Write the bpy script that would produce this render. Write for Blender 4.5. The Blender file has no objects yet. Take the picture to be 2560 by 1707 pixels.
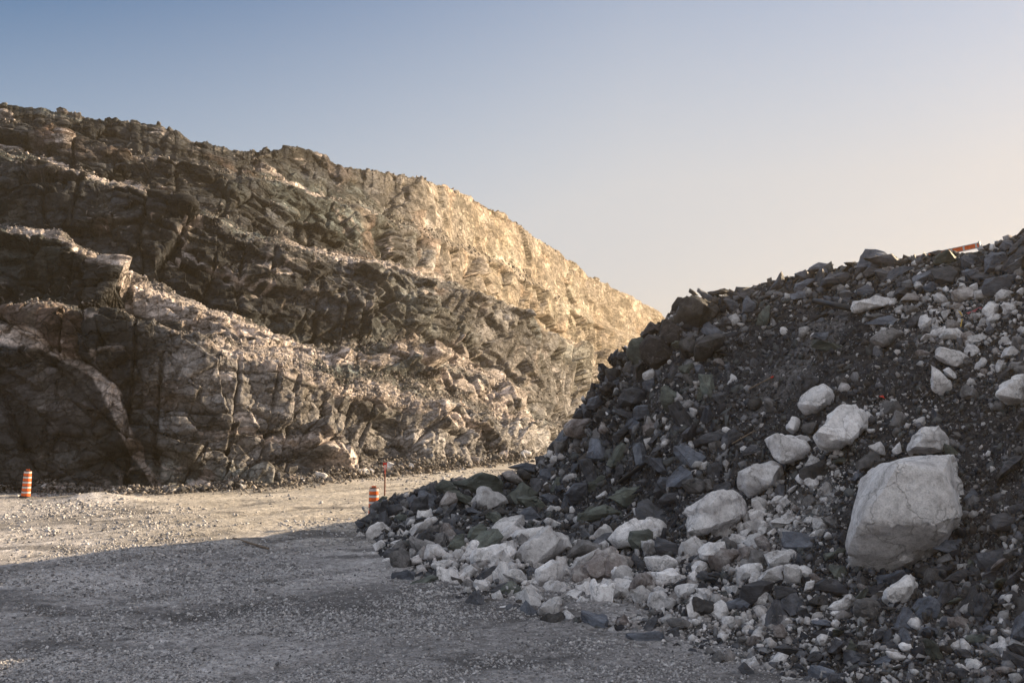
import bpy, bmesh, math, random
import numpy as np
from mathutils import Vector, Matrix, Euler
from mathutils.bvhtree import BVHTree

# ------------------------------------------------------------ camera, sky, sun
SC = bpy.context.scene
COL = SC.collection
F, CX, CY, CAMZ = 2489.0, 1280.0, 853.5, 3.9
TH = math.atan((1000.0 - CY) / F)
SUN_AZ, SUN_EL = math.radians(60), math.radians(19)

cam_d = bpy.data.cameras.new('camera')
cam_d.sensor_width = 36; cam_d.lens = 35.0
cam_d.clip_start = 0.1; cam_d.clip_end = 5000
cam = bpy.data.objects.new('camera', cam_d); COL.objects.link(cam)
cam.location = (0, 0, CAMZ); cam.rotation_euler = (math.pi / 2 + TH, 0, 0)
SC.camera = cam

world = bpy.data.worlds.new("World"); SC.world = world; world.use_nodes = True
wn = world.node_tree; wn.nodes.clear()
sky = wn.nodes.new('ShaderNodeTexSky'); sky.sky_type = 'NISHITA'; sky.sun_disc = False
sky.sun_elevation = SUN_EL; sky.sun_rotation = SUN_AZ
sky.altitude = 0; sky.air_density = 1.0; sky.dust_density = 0.5; sky.ozone_density = 3.0
hs = wn.nodes.new('ShaderNodeHueSaturation'); hs.inputs['Saturation'].default_value = 1.15; hs.inputs['Value'].default_value = 0.70
bg = wn.nodes.new('ShaderNodeBackground'); bg.inputs['Strength'].default_value = 0.073
wo = wn.nodes.new('ShaderNodeOutputWorld')
# evening haze belt low in the sky, thicker sunward; unseen sky fill added behind and overhead
tcw = wn.nodes.new('ShaderNodeTexCoord'); sx = wn.nodes.new('ShaderNodeSeparateXYZ'); wn.links.new(tcw.outputs['Generated'], sx.inputs[0])
def wm(op, a, b):
    n = wn.nodes.new('ShaderNodeMath'); n.operation = op
    for i, v in enumerate((a, b)):
        if hasattr(v, 'is_linked'): wn.links.new(v, n.inputs[i])
        else: n.inputs[i].default_value = v
    return n.outputs[0]
fz = wm('MULTIPLY', sx.outputs['Z'], -2.8); fx = wm('MULTIPLY', wm('MINIMUM', sx.outputs['X'], 0.12), 0.85)
fw = wm('ADD', wm('ADD', wm('ADD', fz, fx), 1.42), wm('MULTIPLY', wm('MAXIMUM', wm('MULTIPLY', sx.outputs['Y'], -1.0), 0.0), 2.6)); fw = wm('MINIMUM', wm('MAXIMUM', fw, wm('MINIMUM', wm('MULTIPLY', wm('MAXIMUM', wm('SUBTRACT', sx.outputs['Z'], 0.42), 0.0), 2.4), 0.85)), 0.93)
mxw = wn.nodes.new('ShaderNodeMix'); mxw.data_type = 'RGBA'; mxw.inputs[7].default_value = (3.66, 3.75, 3.93, 1)
wn.links.new(fw, mxw.inputs[0]); wn.links.new(sky.outputs[0], hs.inputs['Color']); wn.links.new(hs.outputs[0], mxw.inputs[6])
wn.links.new(mxw.outputs[2], bg.inputs[0]); wn.links.new(bg.outputs[0], wo.inputs[0])

sun_d = bpy.data.lights.new('sun', 'SUN'); sun_d.energy = 5.0; sun_d.angle = math.radians(0.5)
sun_d.color = (1.0, 0.77, 0.49)
sun = bpy.data.objects.new('sun', sun_d); COL.objects.link(sun)
SDIR = Vector((math.sin(SUN_AZ) * math.cos(SUN_EL), math.cos(SUN_AZ) * math.cos(SUN_EL), math.sin(SUN_EL)))
sun.rotation_euler = SDIR.to_track_quat('Z', 'Y').to_euler(); sun.location = (60, 40, 60)

vs = SC.view_settings
SC.display_settings.display_device = 'sRGB'
vs.view_transform = 'Standard'; vs.look = 'None'; vs.gamma = 1; vs.use_curve_mapping = False
vs.exposure = 1.25
SC.cycles.volume_bounces = 0

# ------------------------------------------------------------ helpers
def W(px, py, Y):
    """world point that lies on the ray of photo pixel px,py at distance Y along the view"""
    px = np.asarray(px, float); py = np.asarray(py, float); Y = np.asarray(Y, float)
    dy = F * math.cos(TH) + (py - CY) * math.sin(TH)
    dz = F * math.sin(TH) - (py - CY) * math.cos(TH)
    t = Y / dy
    return np.stack([(px - CX) * t, Y + 0 * t, CAMZ + dz * t], -1)

def pix(P):
    P = np.asarray(P, float)
    x = P[..., 0]; y = P[..., 1]; z = P[..., 2] - CAMZ
    d = y * math.cos(TH) + z * math.sin(TH)
    u = -y * math.sin(TH) + z * math.cos(TH)
    return CX + F * x / d, CY - F * u / d

def h3(i, j, k, s):
    n = (i.astype(np.int64) * 73856093) ^ (j.astype(np.int64) * 19349663) ^ (k.astype(np.int64) * 83492791) ^ (s * 2654435761 % 4294967296)
    n = (n ^ (n >> 13)) * 1274126177 & 0xffffffff
    n = (n ^ (n >> 16)) * 2246822519 & 0xffffffff
    n = n ^ (n >> 13)
    return (n & 0xffffff) / float(0x1000000)

def vnoise(P, s=0):
    i = np.floor(P).astype(np.int64); f = P - i; f = f * f * (3 - 2 * f)
    r = 0
    for a in (0, 1):
        for b in (0, 1):
            for c in (0, 1):
                w = (f[:, 0] if a else 1 - f[:, 0]) * (f[:, 1] if b else 1 - f[:, 1]) * (f[:, 2] if c else 1 - f[:, 2])
                r = r + w * h3(i[:, 0] + a, i[:, 1] + b, i[:, 2] + c, s)
    return r * 2 - 1

def fbm(P, octs=4, s=0):
    r = 0; a = 1.0; t = 0
    for o in range(octs):
        r = r + a * vnoise(P * (2.03 ** o) + 17.3 * o, s + o); t += a; a *= 0.52
    return r / t

def facets(P, s=0, tilt=0.8):
    """broken-rock relief: every Voronoi cell is a flat plane with its own height and tilt. Returns height, cell random, border distance"""
    base = np.floor(P - 0.5).astype(np.int64)
    best = np.full(len(P), 1e9); sec = best.copy(); val = np.zeros(len(P)); rnd = np.zeros(len(P))
    for a in (0, 1):
        for b in (0, 1):
            for c in (0, 1):
                i = base[:, 0] + a; j = base[:, 1] + b; k = base[:, 2] + c
                r1 = h3(i, j, k, s); r2 = h3(i, j, k, s + 1); r3 = h3(i, j, k, s + 2)
                d0 = P[:, 0] - (i + .15 + .7 * r1); d1 = P[:, 1] - (j + .15 + .7 * r2); d2 = P[:, 2] - (k + .15 + .7 * r3)
                d = d0 * d0 + d1 * d1 + d2 * d2
                v = (h3(i, j, k, s + 3) - .5) + tilt * (d0 * (h3(i, j, k, s + 4) - .5) + d1 * (h3(i, j, k, s + 5) - .5) + d2 * (h3(i, j, k, s + 6) - .5)) * 2
                m = d < best
                sec = np.where(m, best, np.minimum(sec, d))
                val = np.where(m, v, val); rnd = np.where(m, h3(i, j, k, s + 7), rnd)
                best = np.where(m, d, best)
    return val, rnd, np.sqrt(sec) - np.sqrt(best)

def sstep(a, b, x):
    t = np.clip((x - a) / (b - a), 0, 1); return t * t * (3 - 2 * t)

def mesh_np(name, V, Fc, n, col=None, smooth=False):
    """mesh from arrays; Fc is (M,n) faces of n corners"""
    me = bpy.data.meshes.new(name)
    V = np.ascontiguousarray(V, np.float32); Fc = np.ascontiguousarray(Fc, np.int32)
    me.vertices.add(len(V)); me.vertices.foreach_set('co', V.ravel())
    me.loops.add(Fc.size); me.loops.foreach_set('vertex_index', Fc.ravel())
    me.polygons.add(len(Fc)); me.polygons.foreach_set('loop_start', np.arange(0, Fc.size, n, dtype=np.int32))
    if smooth: me.polygons.foreach_set('use_smooth', np.ones(len(Fc), bool))
    me.update(calc_edges=True)
    if col is not None:
        at = me.color_attributes.new('col', 'FLOAT_COLOR', 'POINT')
        c = np.ones((len(V), 4), np.float32); c[:, :3] = col
        at.data.foreach_set('color', c.ravel())
    return me

def grid_faces(nr, nc):
    i = np.arange(nr - 1)[:, None] * nc + np.arange(nc - 1)[None, :]
    return np.stack([i, i + 1, i + 1 + nc, i + nc], -1).reshape(-1, 4)

def link(name, me, mat=None, parent=None, loc=None):
    o = bpy.data.objects.new(name, me); COL.objects.link(o)
    if mat is not None and me is not None: me.materials.append(mat)
    if parent: o.parent = parent
    if loc is not None: o.location = loc
    return o

def tag(o, label=None, cat=None, group=None, kind=None):
    if label: o['label'] = label
    if cat: o['category'] = cat
    if group: o['group'] = group
    if kind: o['kind'] = kind
    return o

# ------------------------------------------------------------ materials
def new_mat(name):
    m = bpy.data.materials.new(name); m.use_nodes = True
    nt = m.node_tree; b = nt.nodes['Principled BSDF']
    return m, nt, b

def nd(nt, t, **kw):
    n = nt.nodes.new(t)
    for k, v in kw.items():
        if k in n.inputs: n.inputs[k].default_value = v
        else: setattr(n, k, v)
    return n

def ramp(nt, fac, stops):
    r = nt.nodes.new('ShaderNodeValToRGB'); e = r.color_ramp.elements
    while len(e) < len(stops): e.new(0.5)
    for el, (p, c) in zip(e, stops):
        el.position = p; el.color = (c[0], c[1], c[2], 1) if not isinstance(c, (int, float)) else (c, c, c, 1)
    nt.links.new(fac, r.inputs[0]); return r.outputs[0]

def mix(nt, mode, fac, a, b):
    m = nt.nodes.new('ShaderNodeMix'); m.data_type = 'RGBA'; m.blend_type = mode
    for sock, v in ((m.inputs[0], fac), (m.inputs[6], a), (m.inputs[7], b)):
        if hasattr(v, 'is_linked'): nt.links.new(v, sock)
        elif isinstance(v, tuple): sock.default_value = (*v, 1)
        else: sock.default_value = v
    return m.outputs[2]

def noise_out(nt, co, scale, detail=5, rough=.6, dist=0.0):
    n = nd(nt, 'ShaderNodeTexNoise', Scale=scale, Detail=detail, Roughness=rough, Distortion=dist)
    nt.links.new(co, n.inputs['Vector']); return n.outputs[0]

def bump(nt, b, layers):
    prev = None
    for h, st, dist in layers:
        n = nd(nt, 'ShaderNodeBump', Strength=st, Distance=dist)
        nt.links.new(h, n.inputs['Height'])
        if prev: nt.links.new(prev, n.inputs['Normal'])
        prev = n.outputs[0]
    nt.links.new(prev, b.inputs['Normal'])

def cracks(nt, co, scale, width, warp=.25, stretch=(1, 1, 1)):
    """thin joint lines: 1 on the rock, 0 in the joint; also a random number per block"""
    nz = nd(nt, 'ShaderNodeTexNoise', Scale=scale * 1.3, Detail=4, Roughness=.65); nt.links.new(co, nz.inputs['Vector'])
    sb = nd(nt, 'ShaderNodeVectorMath', operation='SCALE'); nt.links.new(nz.outputs['Color'], sb.inputs[0]); sb.inputs['Scale'].default_value = warp * 2 / scale
    ad = nd(nt, 'ShaderNodeVectorMath', operation='ADD'); nt.links.new(co, ad.inputs[0]); nt.links.new(sb.outputs[0], ad.inputs[1])
    mp = nd(nt, 'ShaderNodeMapping'); mp.inputs['Scale'].default_value = stretch; mp.inputs['Rotation'].default_value = (0.2, math.radians(24), 0); nt.links.new(ad.outputs[0], mp.inputs[0])
    v = nd(nt, 'ShaderNodeTexVoronoi', feature='DISTANCE_TO_EDGE', Scale=scale); nt.links.new(mp.outputs[0], v.inputs['Vector'])
    c = nd(nt, 'ShaderNodeTexVoronoi', feature='F1', Scale=scale); nt.links.new(mp.outputs[0], c.inputs['Vector'])
    sp = nd(nt, 'ShaderNodeSeparateColor'); nt.links.new(c.outputs['Color'], sp.inputs[0])
    return ramp(nt, v.outputs['Distance'], [(0, 0.0), (width, 1.0)]), sp.outputs[0]

def attr_mat(name, s1, s2, bd, contrast=(.55, 1.35), rough=.9, extra=None):
    """rock or gravel whose own colour is stored per vertex, broken up by fine mottling"""
    m, nt, b = new_mat(name)
    a = nd(nt, 'ShaderNodeAttribute', attribute_name='col')
    co = nd(nt, 'ShaderNodeTexCoord').outputs['Object']
    n1 = noise_out(nt, co, s1, 6, .68); n2 = noise_out(nt, co, s2, 4, .7)
    c = mix(nt, 'MULTIPLY', 1.0, a.outputs['Color'], ramp(nt, n1, [(.3, contrast[0]), (.7, contrast[1])]))
    c = mix(nt, 'MULTIPLY', .8, c, ramp(nt, n2, [(.33, contrast[0]), (.68, contrast[1])]))
    lay = [(n1, .9, bd), (n2, .8, bd * .35)]
    if extra:
        for scl, wd_, bb, cv in extra:
            k, r_ = cracks(nt, co, scl, wd_, .5, stretch=(.45, .45, 1.2))
            c = mix(nt, 'MULTIPLY', cv, c, k); c = mix(nt, 'MULTIPLY', .8, c, ramp(nt, r_, [(0, .55), (1, 1.5)]))
            lay = [(k, .9, bb), (r_, .5, bb)] + lay
    nt.links.new(c, b.inputs['Base Color']); b.inputs['Roughness'].default_value = rough
    b.inputs['Specular IOR Level'].default_value = .25
    bump(nt, b, lay)
    return m

def stone_mat(name, c0, c1, c2, streak=(1, 1, 1), rough=.85, spec=.25, sc=1.0, vein=None, bs=.05):
    """loose rock: three tones mottled, each object a little lighter or darker"""
    m, nt, b = new_mat(name)
    tc = nd(nt, 'ShaderNodeTexCoord').outputs['Object']
    oi = nd(nt, 'ShaderNodeObjectInfo')
    mp = nd(nt, 'ShaderNodeMapping'); mp.inputs['Scale'].default_value = streak
    nt.links.new(tc, mp.inputs[0])
    ad = nd(nt, 'ShaderNodeVectorMath', operation='ADD'); nt.links.new(mp.outputs[0], ad.inputs[0])
    sc_ = nd(nt, 'ShaderNodeMath', operation='MULTIPLY'); sc_.inputs[1].default_value = 40
    nt.links.new(oi.outputs['Random'], sc_.inputs[0]); nt.links.new(sc_.outputs[0], ad.inputs[1])
    co = ad.outputs[0]
    n1 = noise_out(nt, co, 1.6 * sc, 6, .62, .3); n2 = noise_out(nt, co, 9 * sc, 5, .7); n3 = noise_out(nt, co, 38 * sc, 3, .7)
    c = ramp(nt, n1, [(.34, c0), (.5, c1), (.66, c2)])
    c = mix(nt, 'MULTIPLY', .75, c, ramp(nt, n2, [(.34, .66), (.52, 1.03), (.7, 1.25)]))
    c = mix(nt, 'MULTIPLY', .6, c, ramp(nt, n3, [(.35, .7), (.6, 1.18)]))
    if vein:
        n4 = noise_out(nt, co, 2.3 * sc, 4, .75, 1.2)
        c = mix(nt, 'MIX', ramp(nt, n4, [(.60, 0.0), (.70, .7)]), c, vein)
    c = mix(nt, 'MULTIPLY', 1.0, c, ramp(nt, oi.outputs['Random'], [(0, .82), (1, 1.22)]))
    nt.links.new(c, b.inputs['Base Color']); b.inputs['Roughness'].default_value = rough
    b.inputs['Specular IOR Level'].default_value = spec
    kx, rx_ = cracks(nt, co, 1.1 * sc, .022, .5); c = mix(nt, 'MULTIPLY', .4, c, kx)
    c = mix(nt, 'MULTIPLY', .5, c, ramp(nt, rx_, [(0, .82), (1, 1.18)]))
    nt.links.new(c, b.inputs['Base Color'])
    bump(nt, b, [(kx, .5, bs * .5), (n1, .3, bs), (n2, .7, bs * .8), (n3, .8, bs * .4)])
    return m

M = {}
M['W'] = stone_mat('pale_rock', (.50, .48, .485), (.72, .70, .71), (.84, .82, .83), sc=1.0)
M['P'] = stone_mat('mottled_pink_rock', (.17, .14, .135), (.33, .295, .29), (.54, .51, .505), sc=1.3)
M['K'] = stone_mat('grey_dusty_rock', (.10, .10, .105), (.19, .185, .19), (.30, .29, .295), sc=1.2)
M['D'] = stone_mat('dark_slate', (.030, .031, .038), (.066, .069, .082), (.13, .135, .158), streak=(1, 1, 4), rough=.55, spec=.45, vein=(.16, .16, .18), bs=.03)
M['U'] = stone_mat('blue_slate', (.065, .073, .095), (.12, .135, .17), (.21, .23, .28), streak=(1, 1, 3.5), rough=.6, spec=.4, vein=(.25, .26, .30), bs=.03)
M['G'] = stone_mat('green_slate', (.05, .057, .052), (.10, .112, .10), (.19, .21, .185), streak=(1, 1, 3), rough=.6, spec=.35, bs=.03)
M['R'] = stone_mat('brown_rock', (.034, .033, .036), (.068, .066, .068), (.125, .12, .122), rough=.75, bs=.04)
M['V'] = stone_mat('striped_slate', (.02, .018, .02), (.05, .045, .047), (.09, .08, .08), streak=(1, 5, 5), rough=.6, vein=(.42, .39, .40), bs=.03)
M['cliff'] = attr_mat('cliff_rock', 1.4, 7, .16, (.38, 1.6), extra=[(.5, .022, .15, .30), (1.9, .05, .08, .35)])
M['slope'] = attr_mat('slope_gravel', 9, 32, .06, (.35, 1.7))
M['ground'] = attr_mat('packed_gravel', 5, 22, .07, (.45, 1.5))
M['rubble'] = attr_mat('broken_stone', 6, 26, .03, (.62, 1.3))
def plain(name, c, rough=.5, metal=0.0, n=0.15):
    m, nt, b = new_mat(name)
    co = nd(nt, 'ShaderNodeTexCoord').outputs['Object']; x = noise_out(nt, co, 14, 4)
    nt.links.new(mix(nt, 'MULTIPLY', 1.0, c, ramp(nt, x, [(.3, 1 - n * 2), (.7, 1 + n)])), b.inputs['Base Color'])
    b.inputs['Roughness'].default_value = rough; b.inputs['Metallic'].default_value = metal
    return m
# ------------------------------------------------------------ the cliff on the left
def tab(x, xs, ys): return np.interp(x, xs, ys)
SX = [-1500, -600, -200, 0, 150, 300, 450, 600, 760, 900, 1050, 1200, 1300, 1380, 1450, 1560, 1660, 1800, 2100]
# rows: (picture height at each station, distance at each station)
YB = [41, 42, 42.3, 42.5, 42.5, 42.5, 42.8, 44, 46.5, 50, 54, 60, 66, 76, 90, 115, 140, 180, 260]
C1 = ([740, 760, 770, 786, 790, 800, 838, 892, 950, 985, 1012, 1046, 1066, 1075, 1060, 1040, 1030, 1020, 1000], [45.5, 45.8, 45.9, 45.9, 45.8, 45.8, 46.4, 47.6, 50, 53.6, 58, 64.5, 71, 81, 96, 123, 148, 188, 268])
C2 = ([735, 750, 760, 776, 782, 792, 828, 862, 905, 912, 955, 1012, 1040, 1055, 1040, 1020, 1000, 990, 980], [54, 53.8, 53.6, 53.5, 53.3, 53, 53, 53.5, 56.5, 61, 65, 71.5, 78, 89, 104, 130, 155, 195, 275])
C3 = ([480, 520, 545, 578, 600, 690, 765, 825, 880, 872, 885, 945, 985, 1005, 1000, 980, 970, 960, 950], [58, 57.6, 57.4, 57.2, 57, 56.6, 56.2, 56.6, 59, 63.5, 68, 75, 81.5, 93, 108, 134, 160, 200, 280])
C4 = ([455, 500, 525, 548, 566, 645, 722, 792, 850, 848, 862, 922, 962, 985, 985, 965, 955, 950, 940], [62.5, 62.3, 62, 62, 61.6, 61, 60.8, 61.2, 63.5, 67, 72, 79, 86, 98, 113, 139, 165, 205, 285])
C5 = ([340, 360, 375, 392, 425, 475, 525, 592, 640, 662, 692, 746, 782, 846, 868, 892, 930, 940, 930], [66.5, 66.3, 66, 66, 66, 66, 66, 66.5, 69, 73, 78.5, 87, 95, 106, 120, 146, 172, 212, 292])
C6 = ([325, 345, 362, 378, 412, 458, 510, 570, 612, 640, 676, 738, 776, 838, 862, 886, 922, 930, 920], [74, 74, 73.5, 73.5, 73.5, 73.5, 74, 76, 82, 90, 103, 132, 152, 170, 188, 212, 238, 280, 380])
C7 = ([240, 270, 295, 325, 352, 382, 415, 448, 490, 530, 580, 640, 690, 742, 785, 842, 895, 905, 900], [77.5, 77.5, 77, 77, 77, 77.2, 78, 80.5, 87, 95.5, 109, 139, 159, 177, 195, 219, 245, 288, 388])
C8 = ([230, 262, 285, 316, 342, 372, 402, 436, 478, 518, 566, 622, 674, 726, 770, 828, 880, 895, 890], [83, 83, 82.5, 82, 82, 82, 83, 86.5, 94, 102, 115, 144, 164, 182, 200, 225, 251, 294, 394])
EX = [-1500, -600, -200, 0, 60, 75, 130, 200, 330, 440, 470, 540, 600, 660, 750, 900, 1000, 1100, 1170, 1230, 1290, 1340, 1400, 1450, 1470, 1560, 1600, 1640, 1660, 1720, 1800, 2100]
EY = [200, 235, 250, 258, 272, 263, 272, 287, 305, 318, 345, 358, 372, 362, 380, 412, 428, 462, 484, 517, 552, 592, 627, 664, 690, 730, 752, 776, 792, 830, 870, 940]
C9D = [90, 90, 89, 88.5, 88.5, 89, 90, 94, 102, 110, 122, 150, 170, 188, 206, 231, 257, 300, 400]

def dpoly(pl, x, y):
    best = np.full(len(x), 9.0)
    for (x0, y0, w0), (x1, y1, w1) in zip(pl[:-1], pl[1:]):
        dx, dy = x1 - x0, y1 - y0; t = np.clip(((x - x0) * dx + (y - y0) * dy) / (dx * dx + dy * dy), 0, 1)
        d = np.hypot(x - x0 - t * dx, y - y0 - t * dy) / (w0 + (w1 - w0) * t)
        best = np.minimum(best, d)
    return best
px = np.concatenate([np.linspace(-1500, -120, 170)[:-1], np.arange(-120, 1500, 2.3), np.linspace(1500, 2100, 150)])
NC = len(px)
jit = lambda s, f, a: vnoise(np.stack([px * f, 0 * px + s, 0 * px], -1), s) * a
def curve(c, s):
    y = tab(px, SX, c[0]); Y = tab(px, SX, c[1])
    k = np.ones(31) / 31
    y2 = np.convolve(np.pad(y, 15, 'edge'), k, 'valid'); Y2 = np.convolve(np.pad(Y, 15, 'edge'), k, 'valid')
    return W(px, y2 + jit(s, .02, 9) + jit(s + 9, .07, 4), Y2)
base = np.stack([(px - CX) / F * tab(px, SX, YB) / math.cos(TH), tab(px, SX, YB), 0 * px - .35], -1)
ysk = tab(px, EX, EY) + jit(77, .1, 3) + jit(78, .35, 1.5)
sk = W(px, ysk, tab(px, SX, C9D))
rows = [base, curve(C1, 1), curve(C2, 2), curve(C3, 3), curve(C4, 4), curve(C5, 5), curve(C6, 6), curve(C7, 7), curve(C8, 8), sk,
        sk + np.array([0, 9, -.8]), sk + np.array([-10, 60, -12])]
nseg = [180, 46, 120, 22, 115, 46, 110, 18, 75, 6, 6]
G = []; segid = []; tv = []
for i, n in enumerate(nseg):
    a, b = rows[i], rows[i + 1]
    for k in range(n + (i == len(nseg) - 1)):
        t = k / n
        p = a * (1 - t) + b * t
        G.append(p); segid.append(i); tv.append(t)
G = np.array(G); segid = np.array(segid); tv = np.array(tv)
# soften the profile a little where faces meet ledges
for it in range(2):
    G[1:-1] = .25 * G[:-2] + .5 * G[1:-1] + .25 * G[2:]
NR = len(G)
du = np.gradient(G, axis=1); dv = np.gradient(G, axis=0)
nrm = np.cross(du, dv); nrm /= np.linalg.norm(nrm, axis=2, keepdims=True) + 1e-9
face = np.isin(segid, [0, 2, 4, 6, 8]).astype(float)[:, None]
for it in range(6): face[1:-1] = (face[:-2] + face[1:-1] * 2 + face[2:]) / 4
face = np.repeat(face, NC, 1).ravel()
nrm[..., 2] *= .6
for it in range(8):
    nrm[1:-1] = (nrm[:-2] + nrm[1:-1] + nrm[2:]) / 3
nrm /= np.linalg.norm(nrm, axis=2, keepdims=True) + 1e-9
P = G.reshape(-1, 3); Nn = nrm.reshape(-1, 3)
arc = np.cumsum(np.r_[0, np.linalg.norm(np.diff(base[:, :2], axis=0), axis=1)]); arc = arc - arc[np.argmin(abs(px))]
A = np.tile(arc, NR); PX = np.tile(px, NR); PY = pix(P)[1]
dist = P[:, 1]
dip = math.radians(24)
wob = fbm(P / 9, 3, 40)
a_ = A * math.cos(dip) - P[:, 2] * math.sin(dip); b_ = A * math.sin(dip) + P[:, 2] * math.cos(dip) + wob * 1.6
c_ = P[:, 1] * .6 - P[:, 0] * .3
fw_ = sstep(90, 150, dist)
Q = np.stack([a_ * (.5 - .1 * fw_), b_ * (.85 - .5 * fw_), c_ * .45], -1)
farf = 1 + sstep(95, 160, dist) * .5           # the far wall is coarser
stp = np.linalg.norm(du, axis=2).ravel(); k3 = sstep(.55, .25, stp); k4 = sstep(.3, .12, stp); k2 = .35 + .65 * sstep(1.5, .7, stp)
f1, r1, e1 = facets(Q / 5.2, 11, 1.5); f2, r2, e2 = facets(Q / 2.0 + .05 * fbm(P * .9, 2, 5)[:, None], 12, 1.6)
f3, r3, e3 = facets(Q / .8 + .3, 13, 1.5); f4, r4, e4 = facets(np.stack([A, P[:, 2], c_], -1) / .42, 14)
D = (.85 * f1 * farf + .52 * f2 * farf * k2 + .30 * f3 * k3) * (.25 + .75 * face) + .12 * f4 * k4 + wob * .35 * farf + .06 * k4 * fbm(P / .5, 3, 8)
D -= .22 * np.exp(-(e2 / .03) ** 2) * face * k3 + .08 * np.exp(-(e3 / .05) ** 2) * face * k4 + .3 * np.exp(-(e1 / .015) ** 2) * face * k3
# vertical drill-hole and joint grooves
ja = A + .35 * fbm(P / 3, 2, 51) - P[:, 2] * .05
cell = np.floor(ja / 1.5); off = .2 + .6 * h3(cell, cell * 0 + np.tile(np.repeat(np.arange(len(nseg)), [n + (i == len(nseg) - 1) for i, n in enumerate(nseg)])[:, None], (1, NC)).ravel(), cell * 0, 60)
g = np.abs(ja / 1.5 - cell - off) * 1.5
on = (h3(cell, cell * 0, np.floor(P[:, 2] / 6), 61) > .45)
gw = np.where(dist < 95, .085, .35)
D -= np.exp(-(g / gw) ** 2) * .42 * face * on * (1 + (dist > 95))
# ledges: loose debris heaps instead of steps
led = 1 - face
D += led * (.12 * fbm(P / .35, 3, 9) * k4 + .25 * fbm(P / 1.3, 2, 10))
# smooth dark face low at the left
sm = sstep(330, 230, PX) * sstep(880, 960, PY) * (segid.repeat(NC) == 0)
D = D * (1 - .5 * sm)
D = D * (1 - .55 * sstep(85, 130, dist) * (segid.repeat(NC) >= 7)) * (1 - .35 * (segid.repeat(NC) >= 8))
D = D + .10 * sstep(1.15, .6, dpoly([(20, 572, 8), (140, 586, 13), (200, 640, 20), (380, 732, 26), (650, 850, 34), (760, 895, 26)], PX, PY))
V = P + Nn * D[:, None]
V[:, 2] += D * .15
V[:NC] = P[:NC]
# --- rock colours (the stone's own, with some light and shade painted in)
VE = [[(20, 572, 8), (140, 586, 13), (200, 640, 20), (280, 682, 24), (380, 732, 26), (470, 775, 30), (560, 815, 34), (650, 850, 34), (760, 895, 26)],
      [(-60, 880, 25), (30, 850, 30), (140, 880, 8), (230, 925, 12), (290, 985, 20), (312, 1060, 18), (345, 1110, 10), (385, 1180, 11), (400, 1235, 14)],
      [(760, 905, 10), (850, 890, 18), (1000, 900, 14), (1150, 962, 18), (1250, 1020, 18)],
      [(510, 868, 9), (620, 884, 13), (700, 925, 17), (760, 945, 17), (850, 975, 10), (930, 968, 26), (1050, 1022, 18), (1130, 1052, 16), (1200, 1090, 9)],
      [(490, 1062, 5), (560, 1076, 6), (640, 1060, 6), (720, 1090, 8), (780, 1102, 18), (840, 1150, 22), (930, 1182, 12)],
      [(215, 440, 5), (300, 462, 9), (400, 497, 11), (470, 520, 5)], [(630, 428, 4), (700, 450, 8), (780, 490, 7), (830, 505, 4)],
      [(700, 600, 3), (800, 632, 6), (900, 657, 7), (1000, 668, 9), (1100, 700, 6)],
      [(1120, 880, 20), (1180, 900, 24), (1250, 950, 24), (1330, 1050, 16)],
      [(470, 1192, 10), (530, 1172, 14), (600, 1208, 9)], [(0, 292, 10), (25, 300, 9)], [(0, 365, 4), (120, 400, 6), (200, 438, 6)]]
wx = PX + fbm(P / 1.2, 4, 71) * 18 + (r3 - .5) * 7; wy = PY + fbm(P / 1.2, 4, 72) * 16 + (r3 - .5) * 8
vein = np.zeros(len(P))
for pl in VE: vein = np.maximum(vein, sstep(1.25, .75, dpoly(pl, wx, wy)))
big = fbm(P / 7, 4, 81); med = fbm(Q / 1.3, 3, 82); mm = np.clip(.5 + .9 * med + .5 * (r2 - .5), 0, 1)
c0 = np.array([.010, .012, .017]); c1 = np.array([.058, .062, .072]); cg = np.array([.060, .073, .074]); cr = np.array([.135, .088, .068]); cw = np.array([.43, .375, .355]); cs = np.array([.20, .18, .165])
cc = c0 * (1 - mm[:, None]) + c1 * mm[:, None]
gm = sstep(.0, .35, big)[:, None] * .7; cc = cc * (1 - gm) + cg * gm * (.5 + 1.0 * mm[:, None])
rm = (sstep(.80, .9, r2) * .6 * sstep(-.1, .2, fbm(P / 5, 2, 83)))[:, None]; cc = cc * (1 - rm) + cr * rm
# paler stone: bench sunlight and the far wall's golden glow painted in
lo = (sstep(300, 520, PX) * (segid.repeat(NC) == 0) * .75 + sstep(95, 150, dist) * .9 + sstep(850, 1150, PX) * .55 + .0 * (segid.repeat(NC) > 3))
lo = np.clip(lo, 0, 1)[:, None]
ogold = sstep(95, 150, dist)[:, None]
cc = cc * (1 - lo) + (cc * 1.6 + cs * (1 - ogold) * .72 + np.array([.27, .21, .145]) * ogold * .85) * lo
dust = (led * sstep(-.1, .4, fbm(P / .9, 3, 84)))[:, None] * .5
cc = cc * (1 - dust) + np.array([.20, .175, .16]) * dust
streak = (sstep(.15, .5, fbm(np.stack([A * 1.6, P[:, 2] * .25, c_], -1), 3, 86)) * face * .22)[:, None]
cc = cc * (1 - streak) + np.array([.30, .265, .225]) * streak
cc = cc * (.75 + .5 * r3[:, None])
sg = segid.repeat(NC)
kb = (.55 * (sg == 2) * sstep(620, 380, PX) + .3 * (sg == 4) * sstep(850, 600, PX) + .2 * (sg >= 6) * sstep(800, 500, PX))[:, None]; cc = cc * (1 - kb) + cc.mean(1, keepdims=True) * .1 * kb  # shadow above the lower bench painted in; other left faces darkened too
chalk = sstep(.42, .6, fbm(Q / .9 + 9, 4, 87))[:, None] * .35
cc = cc * (1 - chalk) + cw * .8 * chalk
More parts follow.
